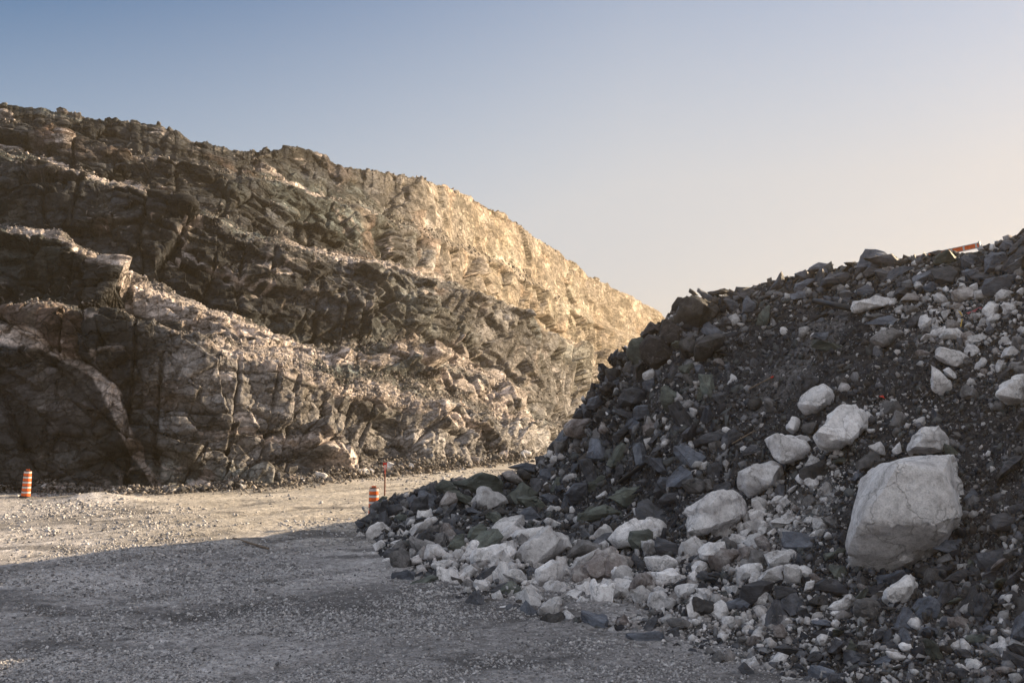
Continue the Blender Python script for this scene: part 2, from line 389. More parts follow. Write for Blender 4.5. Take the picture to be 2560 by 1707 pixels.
thin = np.maximum(sstep(.05, .012, np.abs(fbm(Q / 1.5 + 3, 4, 88))) * sstep(.1, .3, fbm(P / 4, 2, 89)), sstep(.68, .74, vnoise(P / .16, 92)) * sstep(.0, .3, fbm(P / 2.2, 3, 93)) * k4 * .9)[:, None] * .75
cc = cc * (1 - thin) + cw * .9 * thin
cc = cc * (1 - vein[:, None]) + cw * (.88 + .2 * r4[:, None]) * (.85 + .3 * fbm(P / .4, 3, 95)[:, None]) * vein[:, None]
dk = (sm * .7)[:, None] * (1 - vein[:, None]); cc = cc * (1 - dk) + np.array([.045, .042, .044]) * dk  # low left face turned away: its shade painted dark between the veins
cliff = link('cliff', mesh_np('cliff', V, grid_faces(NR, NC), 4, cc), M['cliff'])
tag(cliff, 'terraced dark rock cliff streaked with pale veins, golden towards its far end', 'cliff', kind='structure')
CLV = V.reshape(NR, NC, 3)

# ------------------------------------------------------------ ground and haul road
def gz(x, y):
    p = np.stack([x, y, 0 * x], -1)
    z = .10 * fbm(p / 5.5, 2, 200) + .035 * fbm(p / 1.3, 3, 201)
    s = (x * .80 - y * .60)                       # ruts run along the road
    z = z + .05 * np.sin(s * 2.1 + 2 * fbm(p / 8, 2, 203)) * sstep(.0, .3, fbm(p / 6, 2, 204) + .25)
    return z
ry = 5.5 * (170 / 5.5) ** (np.linspace(0, 1, 620) ** 1.0)
rx = np.linspace(-.95, .95, 900)
gx = rx[None, :] * (ry[:, None] * .9 + 4); gy = np.repeat(ry[:, None], 900, 1)
gxf, gyf = gx.ravel(), gy.ravel()
p0 = np.stack([gxf, gyf, 0 * gxf], -1)
fine = .022 * fbm(p0 / .12, 2, 205) + .03 * np.abs(fbm(p0 / .35, 3, 206))
mound = .28 * np.exp(-(((gxf + 16.2) / 1.6) ** 2 + ((gyf - 38.6) / .7) ** 2)) + .16 * np.exp(-(((gxf + 10.5) / 1.3) ** 2 + ((gyf - 21.6) / .5) ** 2)) + .12 * np.exp(-(((gxf + 5.6) / 1.) ** 2 + ((gyf - 24) / .5) ** 2))
gzv = gz(gxf, gyf) + fine + mound
GPX, GPY = pix(np.stack([gxf, gyf, gzv], -1))
t1 = fbm(p0 / 3.2, 4, 210); t2 = fbm(p0 / .5, 3, 211); t3 = fbm(np.stack([(gxf * .8 + gyf * .6) / 5, (gxf * .6 - gyf * .8) * .9, 0 * gxf], -1), 3, 212)
sunlit_road = sstep(100, 600, GPX) * sstep(1400, 1300, GPY)
rt = gxf * .78 - gyf * .62 + 1.2 * fbm(p0 / 9, 2, 220)
trk = sum(np.exp(-((rt - c__) / .28) ** 2) for c__ in (-34, -32.2, -30.6, -28.8, -27.5, -25.7, -23.2, -21.4, -17.5, -15.7, -12, -10.2)) * sstep(-.35, .2, fbm(p0 / 4, 3, 221))
gc = np.array([.385, .37, .375]) * (1 + .5 * t1[:, None] + .35 * t3[:, None] + .25 * t2[:, None])
gc = gc * (1 - sunlit_road[:, None] * .75) + np.array([.46, .42, .37]) * (1 + .3 * t3[:, None] + .15 * t2[:, None]) * sunlit_road[:, None] * .75  # compacted road, with its warm sunlit beige painted into the gravel colour
gc = gc * (1 - .36 * trk[:, None])
fine = fine - .05 * trk
gzv = gzv - .05 * trk
pd = (sstep(.16, .42, fbm(p0 / np.array([3.4, 1.1, 1]), 4, 213)) * .72)[:, None]; gc = gc * (1 - pd) + np.array([.085, .082, .085]) * pd
pl = (sstep(.3, .55, fbm(p0 / np.array([2.0, .6, 1]) + 5, 4, 214)) * .45)[:, None]; gc = gc * (1 - pl) + np.array([.42, .40, .40]) * pl
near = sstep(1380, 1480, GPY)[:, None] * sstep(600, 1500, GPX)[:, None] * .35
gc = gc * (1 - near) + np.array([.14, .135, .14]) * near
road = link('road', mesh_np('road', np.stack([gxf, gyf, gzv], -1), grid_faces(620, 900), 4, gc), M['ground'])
tag(road, 'pale packed gravel haul road bending right between cliff and rubble pile', 'road', kind='structure')
S = 2500; n = 40
gg = np.linspace(-S, S, n); X2, Y2 = np.meshgrid(gg, gg); Z2 = 0 * X2 - .45
ground = link('ground', mesh_np('ground', np.stack([X2.ravel(), Y2.ravel(), Z2.ravel()], -1), grid_faces(n, n), 4, np.tile([.2, .18, .165], (n * n, 1))), M['ground'])
tag(ground, 'flat grey quarry floor around the haul road', 'ground', kind='structure')

# ------------------------------------------------------------ the rubble slope on the right
PSX = [880, 905, 925, 950, 1000, 1060, 1120, 1200, 1290, 1340, 1370, 1400, 1440, 1500, 1560, 1640, 1700, 1800, 1900, 2000, 2160, 2330, 2440, 2560, 2700, 3000, 3500, 4200, 5000, 6500]
PCY = [1318, 1306, 1280, 1250, 1238, 1220, 1202, 1198, 1184, 1162, 1126, 1088, 1045, 982, 902, 808, 744, 740, 708, 686, 656, 640, 632, 582, 440, 260, 60, 40, 260, 400]
PCD = [31.2, 31.2, 31.5, 31.8, 32, 32, 32.3, 32.8, 33.5, 34.2, 34.5, 34.6, 34.5, 34.3, 34, 33.6, 33.2, 33, 32.5, 31.2, 29.5, 27.8, 26.8, 26, 25.5, 24, 22, 19, 16, 12]
PTY = [1322, 1325, 1345, 1395, 1435, 1462, 1490, 1520, 1542, 1552, 1558, 1562, 1568, 1578, 1592, 1612, 1632, 1670, 1710, 1745, 1830, 1900, 1950, 2000, 2040, 2120, 2230, 2400, 2550, 2750]
pc = np.concatenate([np.arange(880, 2620, 2.6), np.linspace(2625, 6500, 260)])
NPc = len(pc)
sm_ = lambda a, k=9: np.convolve(np.pad(a, k // 2, 'edge'), np.ones(k) / k, 'valid')
cy = sm_(tab(pc, PSX, PCY)); cd = sm_(tab(pc, PSX, PCD)); ty = sm_(tab(pc, PSX, PTY))
crest = W(pc, cy, cd)
tY = F * CAMZ / (ty - 1000) ; toe = W(pc, ty, tY)
def rayxy(Y): return (pc - CX) / F * Y
zc = np.maximum(crest[:, 2], .05)
kY = np.maximum(cd - np.maximum(zc - .55, 0) / .66, tY + .25 * (cd - tY)); kz = np.minimum(.5 + .1 * zc, zc * .6)
prof = []
for i in range(260):
    t = i / 259
    if t < .38: s = t / .38; Yv = tY + (kY - tY) * s; zv = -.12 + (kz + .12) * s
    else: s = (t - .38) / .62; Yv = kY + (cd - kY) * s; zv = kz + (zc - kz) * s
    prof.append(np.stack([(pc - CX) / F * (Yv * math.cos(TH) + (zv - CAMZ) * math.sin(TH)), Yv, zv], -1))
prof = np.array(prof)
for it in range(40): prof[1:-1] = .25 * prof[:-2] + .5 * prof[1:-1] + .25 * prof[2:]
last = prof[-1]
bk = [(.5, -.05), (1.2, -.35), (2.2, -.9), (4, -2.0), (7, -3.6), (11, -5.5), (18, -9), (26, -14)]
bkr = []
for a, d in bk:
    q = last.copy(); q[:, 1] += a * .75; q[:, 0] += a * .65; q[:, 2] = np.maximum(q[:, 2] + d, -.6); bkr.append(q)
PG = np.concatenate([prof, np.array(bkr)], 0); PR = len(PG)
Pp = PG.reshape(-1, 3)
du = np.gradient(PG, axis=1); dv = np.gradient(PG, axis=0); pn = np.cross(du, dv); pn /= np.linalg.norm(pn, axis=2, keepdims=True) + 1e-9
for it in range(6): pn[1:-1] = (pn[:-2] + pn[1:-1] + pn[2:]) / 3
pn = pn.reshape(-1, 3)
pn /= np.linalg.norm(pn, axis=1, keepdims=True) + 1e-9
PPX, PPY = pix(Pp)
outc = sstep(1640, 1560, PPX) * sstep(1120, 1060, PPY) * sstep(1260, 1320, PPX)     # blocky ledge at the left end of the slope
edge = sstep(0, 25, (np.arange(PR)[:, None] + np.zeros(NPc)[None, :]).ravel()) * sstep(880, 960, PPX)
ff, fr, fe = facets(Pp / 1.3, 301); ff2, fr2, fe2 = facets(Pp / .5, 302); ff3, fr3, fe3 = facets(Pp / .16, 303)
PD = .30 * fbm(Pp / 2.6, 3, 304) + .10 * fbm(Pp / .6, 3, 305) + .05 * ff3 + .06 * ff2 + outc * (.55 * ff + .3 * ff2)
PD *= edge
crp = sstep(200, 258, (np.arange(PR)[:, None] + np.zeros(NPc)[None, :]).ravel()) * sstep(1600, 1760, PPX); PD *= 1 - .75 * crp
gl = sstep(.05, .4, fbm(np.stack([(Pp[:, 0] + Pp[:, 1] * .4) / 1.4, (Pp[:, 1] - Pp[:, 0] * .3) / 5, Pp[:, 2] / 5], -1), 3, 306)); PD -= gl * .18 * edge * (1 - crp)
PV = Pp + pn * PD[:, None]
PV[:NPc, 2] = -.3
pcl = np.array([.042, .043, .050]) * (1 + .5 * fbm(Pp / 2, 3, 310)[:, None])
gry = sstep(1.25, .3, dpoly([(2080, 800, 60), (2000, 900, 60), (1900, 1040, 40), (1880, 1100, 25)], PPX, PPY) + .35 * fbm(Pp / 1.2, 3, 311))[:, None] * .75
pcl = pcl * (1 - gry) + np.array([.15, .145, .15]) * gry
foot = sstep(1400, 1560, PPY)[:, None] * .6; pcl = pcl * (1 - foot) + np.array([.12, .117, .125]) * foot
chp = sstep(1.2, .3, dpoly([(1850, 1370, 50), (1960, 1300, 70), (2060, 1240, 45)], PPX, PPY) + .3 * fbm(Pp / .8, 3, 313))[:, None] * .7
pcl = pcl * (1 - chp) + np.array([.26, .255, .26]) * chp
brn = (sstep(.1, .5, fbm(Pp / 3, 3, 312)) * .4)[:, None]; pcl = pcl * (1 - brn) + np.array([.075, .068, .064]) * brn
pcl = pcl * (.7 + .6 * fr3[:, None])
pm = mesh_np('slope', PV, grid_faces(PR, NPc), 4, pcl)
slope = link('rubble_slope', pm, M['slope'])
tag(slope, 'steep dark slope of quarry spoil rising to the right of the road', 'slope', kind='structure')
bvh_p = BVHTree.FromPolygons([tuple(v) for v in PV[::1].reshape(PR, NPc, 3)[::2, ::2].reshape(-1, 3)], grid_faces((PR + 1) // 2, (NPc + 1) // 2).tolist())
CO = Vector((0, 0, CAMZ))
def hit(px_, py_, both=True):
    """point on the slope (or the road) seen at a photo pixel"""
    d = Vector(W(px_, py_, 10.0)) - CO
    r = bvh_p.ray_cast(CO, d.normalized())
    if r[0] is not None: return r[0], r[1]
    if both and d.z < 0:
        t = -CAMZ / d.z; p = CO + d * t
        return Vector((p.x, p.y, float(gz(np.array([p.x]), np.array([p.y]))[0]))), Vector((0, 0, 1))
    return None, None
# ------------------------------------------------------------ loose rocks
rng = np.random.default_rng(7); random.seed(7)
def hull_bm(pts):
    bm = bmesh.new()
    for p in pts: bm.verts.new(p)
    r = bmesh.ops.convex_hull(bm, input=bm.verts)
    bmesh.ops.delete(bm, geom=list({g for g in r['geom_interior'] + r['geom_unused'] if isinstance(g, bmesh.types.BMVert)}), context='VERTS')
    return bm

def refine(bm, edge, soft, amp, seed, layered=0.0):
    """subdivide a hull down to `edge`, knock its corners off and roughen it"""
    bmesh.ops.triangulate(bm, faces=bm.faces)
    for it in range(6):
        es = [e for e in bm.edges if e.calc_length() > edge * 1.5]
        if not es: break
        bmesh.ops.subdivide_edges(bm, edges=es, cuts=1, use_grid_fill=False)
        bmesh.ops.triangulate(bm, faces=bm.faces)
    bm.normal_update()
    vs_ = list(bm.verts)
    P_ = np.array([v.co[:] for v in vs_]); N_ = np.array([v.normal[:] for v in vs_])
    s = max(np.ptp(P_, axis=0)); q = P_ / s
    d = facets(q * 1.9 + seed, seed, 1.5)[0] * 1.5 + facets(q * 4.7 + seed, seed + 3, 1.4)[0] * .55 + fbm(q * 9, 3, seed) * .35
    if layered:
        d = d * .8 + layered * (np.floor(q[:, 2] * 16 + fbm(q * 2.5, 2, seed + 5) * 2.2) % 2 - .5) * .45
    P_ = P_ + N_ * (d * amp * s)[:, None]
    for v, p in zip(vs_, P_): v.co = p
    if soft: bmesh.ops.smooth_vert(bm, verts=bm.verts, factor=.35, use_axis_x=True, use_axis_y=True, use_axis_z=True)
    bm.normal_update(); return bm

def bm_mesh(bm, name, smooth):
    me = bpy.data.meshes.new(name); bm.to_mesh(me); bm.free()
    me.polygons.foreach_set('use_smooth', np.full(len(me.polygons), smooth)); 
    if smooth: me.set_sharp_from_angle(angle=math.radians(32))
    return me

def rnd_pts(n, dims, box):
    """angular points: between a ball and a box"""
    p = rng.normal(size=(n, 3)); p /= np.linalg.norm(p, axis=1, keepdims=True)
    b_ = p / np.abs(p).max(1, keepdims=True)
    return (p * (1 - box) + b_ * box) * (.8 + .3 * rng.random((n, 1))) * np.array(dims)

def proto(kind, i):
    if kind in 'WPK': bm = hull_bm(rnd_pts(15, (.5, .42, .34), .45)); bm = refine(bm, .1, 1, .05, 40 + i)
    else: bm = hull_bm(rnd_pts(11, (.56, .36, .17), .6)); bm = refine(bm, .12, 0, .03, 90 + i, layered=.5)
    return bm_mesh(bm, 'rock_shape', kind in 'WPK')
PRO = {k: [proto(k, i) for i in range(14)] for k in 'WD'}
for k, src in (('P', 'W'), ('K', 'W'), ('U', 'D'), ('G', 'D'), ('R', 'W'), ('V', 'D')): PRO[k] = [m_.copy() for m_ in PRO[src]]
for k in PRO:
    for m_ in PRO[k]: m_.materials.append(M[k])

REG = {'A': (900, 1150, .28694), 'B': (1400, 1150, .28694), 'C': (1960, 1250, .2914), 'D': (1900, 560, .28061), 'E': (1900, 950, .28061), 'F': (1340, 700, .28061), 'Z': (0, 0, 1.0)}
HERO = '''
ZW 2245 1140 2375 1138 2385 1160 2395 1200 2410 1262 2400 1310 2375 1350 2350 1400 2290 1432 2240 1448 2190 1445 2135 1415 2122 1380 2130 1310 2142 1230 2150 1190 2195 1158 | huge pale grey boulder with a flat top, the largest rock on the slope
AW 1320 890 1400 780 1560 640 1640 570 1740 590 1830 670 1845 760 1720 830 1520 970 1480 985 | long pale boulder pointing down to the left, largest in the heap at the toe
AW 940 860 980 780 1180 725 1290 725 1350 800 1340 870 1200 910 1040 975 950 920 | rounded pale boulder with a notched lower edge in the toe of the heap
AW 535 870 590 730 680 720 770 840 640 900 590 925 | pale blunt boulder with a shaded underside at the left end of the toe
AW 1310 680 1350 620 1520 575 1620 560 1600 620 1480 710 1420 735 1320 705
AW 1150 600 1280 490 1420 490 1425 560 1330 600 1290 670 1200 695 1155 660
AW 955 370 1060 255 1210 275 1300 330 1310 375 1150 410 1010 470 1000 400 | pale crumpled boulder on the crest of the low bank beside the road
AP 690 400 760 280 830 280 860 330 850 400 780 430 700 425 | small boulder, pale above and brown below, near the crest of the low bank
AW 430 690 450 600 520 540 660 490 680 520 600 590 520 660 440 700
AW 80 850 110 800 180 790 200 850 180 885 100 890
AW 100 740 190 685 225 720 220 770 130 800
AW 235 730 280 700 390 695 400 735 320 750 240 750
AW 170 900 200 865 280 845 285 870 215 935 180 935
AW 615 920 640 875 780 860 850 890 830 960 740 975 640 960
AW 850 940 890 850 930 760 980 695 1040 710 960 800 930 860 870 940 | narrow pale slab standing on edge in the toe of the heap
AW 1230 990 1350 945 1400 950 1470 1010 1470 1080 1390 1095 1280 1035
AW 1530 1080 1540 960 1680 870 1790 900 1800 950 1740 1030 1600 1090 1540 1130
AW 1560 1160 1600 1090 1720 1030 1790 1080 1830 1150 1810 1190 1620 1235 1580 1210
AW 1325 1240 1390 1190 1470 1130 1550 1180 1555 1235 1450 1240 1340 1265
AW 1535 1290 1650 1195 1740 1200 1745 1260 1730 1380 1660 1405 1540 1360 | pale boulder lying farthest out on the gravel below the heap
AW 1145 1310 1190 1275 1275 1270 1280 1310 1220 1355 1160 1345
AW 1335 1360 1370 1295 1430 1330 1430 1370
AW 845 1270 870 1240 905 1260 910 1310 850 1315
AW 985 1140 1000 1100 1060 1075 1070 1120 1010 1160
AW 1860 1260 1920 1185 1990 1210 2020 1250 1990 1300 1900 1320
AW 1470 560 1510 515 1590 530 1600 575 1500 580
AW 1590 530 1640 500 1700 520 1770 570 1650 580
AP 1220 110 1290 85 1350 110 1420 190 1330 205 1260 160 | pinkish rock on the crest of the low bank where the road disappears
AD 130 560 170 440 190 340 240 345 250 420 200 500 | black slab standing upright just right of the traffic drum
AD 245 340 310 280 335 300 310 350 260 380 | black leaning slab on the tip of the bank behind the drum
AD 235 440 260 385 350 380 380 430 330 480 250 500
AD 430 430 470 330 600 290 600 420 520 490 440 490
AG 640 250 720 165 780 190 870 265 760 275 660 290 | green-grey peaked slab on the crest of the low bank
AG 800 200 1030 120 1210 130 1270 190 1250 290 1100 300 940 310 870 240 | broad green-grey block with a black face on the crest of the low bank
AD 470 250 600 235 560 280 480 290
AD 355 830 500 660 600 600 650 680 560 760 420 815 | black streaked slab leaning up to the right at the left of the toe
AG 755 760 830 650 910 640 910 740 850 840 800 855
AG 920 700 980 580 1060 550 1120 590 1100 640 1020 690 940 730
AD 620 1060 650 960 700 910 745 970 740 1040 690 1090 | small black upright wedge at the front left of the toe
AD 1010 1020 1060 960 1180 920 1240 940 1220 1030 1100 1080 1020 1070
AD 1120 1150 1200 1080 1290 1060 1310 1110 1270 1160 1190 1165
AR 1000 490 1100 440 1220 400 1280 460 1250 490 1150 530 1100 560
AG 1370 330 1440 300 1560 340 1700 460 1620 490 1500 400 1390 380 | long green-grey slab slanting down to the right on the low bank
AU 1370 480 1490 400 1590 510 1520 530 1430 540
AG 1890 480 1980 420 2091 400 2200 420 2220 470 2050 500 1950 530
AU 1770 300 1850 210 1990 200 2010 350 1900 420 1850 400
AG 1430 240 1500 170 1600 150 1600 190 1500 230
AU 1570 310 1640 285 1700 310 1690 390 1620 390
AD 200 830 230 780 340 760 330 860 220 870
AR 1330 90 1400 60 1500 150 1480 190 1400 150
AU 1300 60 1450 20 1540 40 1530 110 1450 110
AD 620 380 700 300 780 270 720 340 650 400
AD 690 260 760 265 840 280 780 300
AD 560 620 640 520 700 500 690 570 600 640
BW 1070 560 1130 430 1300 350 1540 270 1600 320 1690 420 1650 500 1500 600 1330 650 1280 690 1140 690 1150 620 | large pale boulder with flat smooth face low on the slope left of the chips
BW 1545 100 1640 50 1850 20 1940 60 1960 110 1900 250 1700 330 1640 340 1560 230 | large pale boulder with a shaded right end, third up the line of boulders
BW 425 690 490 620 630 540 800 510 930 550 1000 620 960 655 800 610 700 640 590 740 490 760 | broad flat pale boulder arching behind the green-grey and black rocks
BW 250 690 300 640 400 550 460 580 490 640 420 720 300 710
BW 30 1040 80 930 180 840 340 760 350 800 200 900 160 960 60 1065
BP 160 950 210 885 330 800 480 790 630 850 635 950 540 1010 420 1000 300 1090 210 1050 | large brown mottled boulder in the middle of the toe
BW 440 980 490 920 550 960 570 1070 480 1080
BW 370 1150 400 1050 440 1020 460 1100 550 1150 540 1190 440 1245 400 1200
BP 600 1130 650 1010 740 970 820 1030 850 1100 760 1160 640 1170
BW 710 850 820 820 1000 880 1070 920 1110 990 1050 1010 760 960
BW 780 970 980 950 1050 1000 1010 1060 950 1110 850 1090
BW 1190 790 1300 720 1440 700 1450 790 1420 850 1330 900 1220 850
BP 1545 880 1560 760 1640 750 1780 820 1760 870 1650 905 | pinkish pale boulder with a blunt nose near the right end of the toe
BW 1450 850 1480 815 1560 820 1560 890 1480 880
BW 1140 920 1220 870 1300 890 1310 960 1240 1010 1150 980
BW 1110 1000 1170 950 1230 1020 1250 1070 1150 1060
BW 1520 950 1600 920 1750 900 1765 960 1700 1040 1600 1090 1540 1060
BW 1720 1050 1800 960 1940 910 1955 1040 1880 1080 1800 1060
BW 1960 920 2091 900 2200 960 2210 1020 2091 1060 1960 1060
BW 1665 410 1660 330 1740 320 1830 370 1800 440 1720 475
BW 1530 600 1600 540 1690 525 1690 580 1600 615
BW 1600 620 1650 600 1680 640 1640 670 1600 660
BW 1830 370 1880 310 1950 310 1960 350 1860 390
BW 1820 540 1900 510 2000 465 2070 480 2040 550 1930 605 1860 600
BW 1710 660 1730 590 1800 580 1810 640 1740 675
BW 1180 700 1260 690 1300 710 1240 740
BK 690 1390 780 1320 870 1320 860 1360 740 1400
BK 925 1390 960 1370 1100 1400 1210 1450 1150 1480 1050 1490 970 1450 | grey wedge-shaped stone lying flat on the gravel in front
BW 1145 1280 1190 1240 1220 1290 1220 1330 1160 1335
BW 1450 700 1500 630 1560 640 1660 690 1690 720 1600 740 1460 740
BK 0 880 60 790 180 700 250 700 380 730 300 770 180 840 80 880
BG 600 700 610 620 680 640 770 600 830 650 800 790 700 840 640 780 | olive green rock in the middle of the pale boulders at the toe
BD 820 760 840 670 930 690 1050 760 1100 850 1060 890 880 860 | black angular rock just right of the olive green one
BD 1560 1150 1600 1110 1760 1050 1870 1060 1850 1150 1700 1220 1600 1310 1560 1260 | large black slab under the pale boulders at the right of the toe
BD 1870 1090 2000 1100 2091 1150 2000 1230 1880 1220
BG 140 480 240 420 420 385 550 460 550 520 400 480 200 560 150 540 | green-grey slab with a pointed right end above the toe boulders
BU 850 200 870 150 1000 140 1010 180 980 240 880 300 | smooth bluish five-sided stone below the black pipe
BD 850 350 920 290 1060 280 1090 350 1050 390 900 380
BR 1050 200 1130 170 1220 170 1290 200 1230 300 1120 300
BG 430 320 560 240 700 230 720 330 600 440 530 400
BD 1110 410 1200 330 1330 270 1340 300 1240 370 1150 420
BD 635 190 750 155 850 210 760 215
BD 1290 1000 1340 970 1440 1000 1470 1050 1370 1080
BD 970 1090 1040 1050 1110 1020 1090 1100 1030 1180
BD 620 860 640 800 740 900 760 1000 700 1000
BR 470 90 500 10 560 20 565 110
CW 830 840 880 760 1000 680 1090 620 1135 660 1120 740 1060 800 1090 900 960 920 900 900 | pale lumpy boulder leaning below the huge boulder
CW 355 930 420 860 580 850 610 880 580 960 450 970
CK 590 960 610 880 710 845 800 880 850 950 820 1030 640 1000
CW 400 970 440 950 570 990 550 1025 460 1010
CW 0 560 60 550 150 600 160 750 60 740 0 730
CW 150 610 270 650 260 680 160 700
CW 165 790 190 700 265 685 260 780
CD 260 720 340 660 450 680 580 790 580 830 380 840 260 790 | dark pyramid-shaped rock between the toe boulders and the huge boulder
CD 670 800 760 740 870 700 860 780 760 840 690 840
CD 1290 590 1370 550 1450 610 1350 660
CD 1350 700 1440 640 1570 590 1750 600 1650 670 1460 720
CR 1490 820 1540 720 1640 770 1650 810 1530 860
CG 1365 890 1450 850 1610 820 1560 870 1440 895 | thin pale green sliver of slate right of the huge boulder's foot
CW 1185 800 1220 785 1280 830 1270 850 1200 840
CP 1780 590 1860 490 1920 480 1975 560 1870 600 | striated brownish stone near the right edge below the slope
CK 1870 470 1960 420 2059 380 2059 450 1960 510
CK 1010 980 1050 925 1110 960 1110 1000 1040 1005
CG 515 1295 580 1185 620 1260 610 1310 | small pale green triangular stone upright in the front rubble
CW 980 1240 1010 1215 1090 1220 1130 1280 1060 1320 1000 1290
CW 860 1290 900 1290 960 1340 1060 1340 1070 1370 960 1385 890 1350
CW 1330 1210 1370 1180 1395 1210 1350 1240
CW 1465 1400 1520 1400 1620 1480 1580 1500 1490 1450
CW 1870 1120 1920 1105 2040 1160 2050 1190 1960 1195
CW 1870 1310 1920 1290 2000 1340 1980 1420 1920 1400
CP 1800 1460 1860 1420 1960 1430 2010 1470 1900 1515
CK 1395 1500 1430 1465 1480 1490 1450 1530 1400 1530
CD 215 1150 260 1110 400 1110 470 1150 340 1180 240 1180
CD 880 1100 1010 1080 1150 1130 1000 1160
CK 620 1240 680 1200 770 1250 780 1300 680 1310
CU 1180 1100 1250 1080 1380 1130 1280 1180 1210 1150
CD 1460 1270 1560 1280 1660 1330 1600 1380 1520 1340
CD 1690 650 1750 610 1900 620 1900 720 1720 710
CD 1750 240 1760 130 1900 110 2059 160 2030 270 1800 280 | big black block half buried right of the huge boulder
CD 1900 690 2000 600 2059 560 2059 740 1920 740
CD 100 960 130 910 190 930 220 980 130 1010
CK 1840 310 1900 300 1945 350 1910 375
CW 1885 60 1930 45 1955 80 1940 110 1890 95
EW 325 220 370 140 480 55 570 25 640 90 670 200 600 270 500 335 400 310 340 250 | pale egg-shaped boulder, topmost in the line of boulders up the slope
EW 470 490 600 300 740 205 840 230 930 350 945 440 830 580 700 610 590 655 540 600 | large round pale boulder, second from the top of the line
EW 35 530 130 460 240 490 300 560 500 610 520 680 450 780 300 780 110 700 | pale boulder with a flat upper face, left of the large round one
EW 235 400 290 330 350 340 350 440 300 475 240 440
EW 300 500 360 475 440 510 470 560 420 575 340 550
EK 370 390 530 370 520 440 430 510 370 450
EW 600 690 680 610 720 630 720 680 660 710
EK 860 830 860 720 980 630 1110 720 1000 780 900 820 | smooth grey boulder tucked behind the top left of the huge boulder
EW 960 590 1070 545 1140 670 1110 685 1020 640
EW 1170 630 1245 540 1280 650 1200 680 | small pale pointed stone standing just above the huge boulder
EW 1300 600 1340 490 1450 440 1590 430 1660 480 1720 570 1650 660 1400 665 1310 640 | broad pale boulder resting directly above the huge boulder
EW 1355 390 1410 335 1470 330 1475 400 1420 425
EK 1150 400 1210 260 1320 330 1280 430 1180 440
EK 1170 470 1210 410 1270 440 1260 510 1200 520
EW 910 300 960 265 1020 330 1000 370
EW 950 440 1030 430 1035 470 970 475
ER 2265 460 2300 370 2352 320 2352 480
EK 1710 460 1760 450 1820 500 1780 525
ER 20 220 80 160 150 200 170 300 90 280
EK 680 10 740 0 800 20 780 75 700 60
EW 85 1270 260 1190 340 1230 270 1300 140 1320
EW 230 990 320 930 340 960 260 1015
EW 390 920 470 880 480 900 400 935
EW 85 1080 160 1025 220 1060 150 1110
EW 345 1350 400 1315 420 1360 380 1385
EW 415 1400 500 1330 525 1350 490 1420 440 1430
EW 560 1400 600 1350 640 1370 640 1420 590 1430
EU 1800 1070 1880 960 1940 1000 1940 1090 1850 1110
ED 685 1400 740 1330 800 1360 800 1440 740 1480
DW 805 750 820 690 1050 645 1180 670 1240 700 1100 740 900 770 830 785 | long pale ledge-like boulder beside the broken black pipe
DP 1245 690 1310 610 1400 630 1445 690 1350 700
DW 1540 640 1580 595 1640 640 1720 740 1680 745 1560 700
DP 1670 610 1860 555 1900 600 1900 660 1750 710 | large brownish pale block on top of the pale stones near the crest
DW 1860 555 1940 515 1960 590 1920 620 1880 600
DW 1900 600 2010 575 2085 640 2060 680 1920 690
DW 2100 640 2150 580 2260 605 2300 650 2200 670 2110 660
DW 2285 610 2320 565 2352 565 2352 660
DW 1975 760 2050 690 2150 720 2145 790 2080 820 1990 800
DP 1690 745 1740 710 1820 705 1825 740 1750 775
DW 2220 790 2280 760 2330 800 2270 820
DW 1470 615 1530 612 1530 650 1480 650
DW 1425 1040 1460 980 1540 975 1560 1010 1500 1060
DW 1520 1180 1590 1105 1780 1130 1870 1190 1780 1280 1600 1230 | pale flat-topped boulder above the long leaning one on the right of the slope
DW 1515 1330 1510 1240 1600 1290 1680 1380 1740 1500 1690 1568 1540 1480 | long pale boulder leaning down to the right, high on the right of the slope
DW 1620 1300 1680 1270 1770 1350 1740 1390 1680 1360
DW 1810 920 1850 870 1900 890 1880 930
DW 2150 1190 2180 1110 2352 1090 2352 1190 2230 1200
DW 2165 1080 2230 1040 2310 1020 2330 1060 2260 1085
DW 2040 1270 2060 1240 2125 1280 2120 1300
DK 2200 1310 2230 1240 2352 1220 2352 1330
DW 2110 1530 2160 1420 2352 1330 2400 1500 2352 1610 2220 1610 | large pale boulder cut by the right edge of the view
DK 1000 1030 1060 950 1200 920 1270 970 1190 1060 1100 1100 1010 1060 | dusty grey boulder half buried in the grey earth ridge
DK 910 820 1080 800 1130 830 1040 870
DK 390 1330 440 1300 490 1340 460 1380
DD 920 305 1030 285 1180 275 1270 330 1240 400 1190 420 1110 370 960 320 | black slab jutting to a point against the sky on the crest
DU 415 420 440 390 570 350 660 360 620 400 480 430
DU 300 580 310 540 430 490 510 490 450 560 340 620
DU 520 400 600 390 660 440 560 450
DD 545 500 620 440 760 430 830 480 780 570 620 590 540 560
DU 560 640 600 640 750 770 660 760 570 700 | grey striated slab leaning just above the broken black pipe
DU 840 630 870 580 960 540 1030 600 1000 640 900 650
DD 1190 630 1220 580 1380 550 1430 610 1320 650
DU 1430 570 1520 510 1650 530 1620 590 1470 610
DU 1780 310 1820 270 1900 320 1940 400 1800 400
DU 1790 420 1840 400 1970 410 1980 500 1900 510 1800 460 | blue slab with a smooth curved top below the crest at the right
DU 1990 310 2060 250 2180 260 2220 350 2100 440 2000 440 | large streaked bluish block below the crest at the right edge
DU 1970 560 2010 500 2120 480 2352 450 2352 560 2150 620 2000 620
DD 2200 380 2352 280 2352 440 2230 460
DU 2130 210 2160 155 2250 150 2260 200 2180 270
DD 2200 280 2240 200 2352 100 2400 90 2400 300 | black rock rising highest at the right edge of the view
DU 1310 320 1380 265 1390 300 1350 330
DU 1395 330 1460 250 1490 290 1420 335
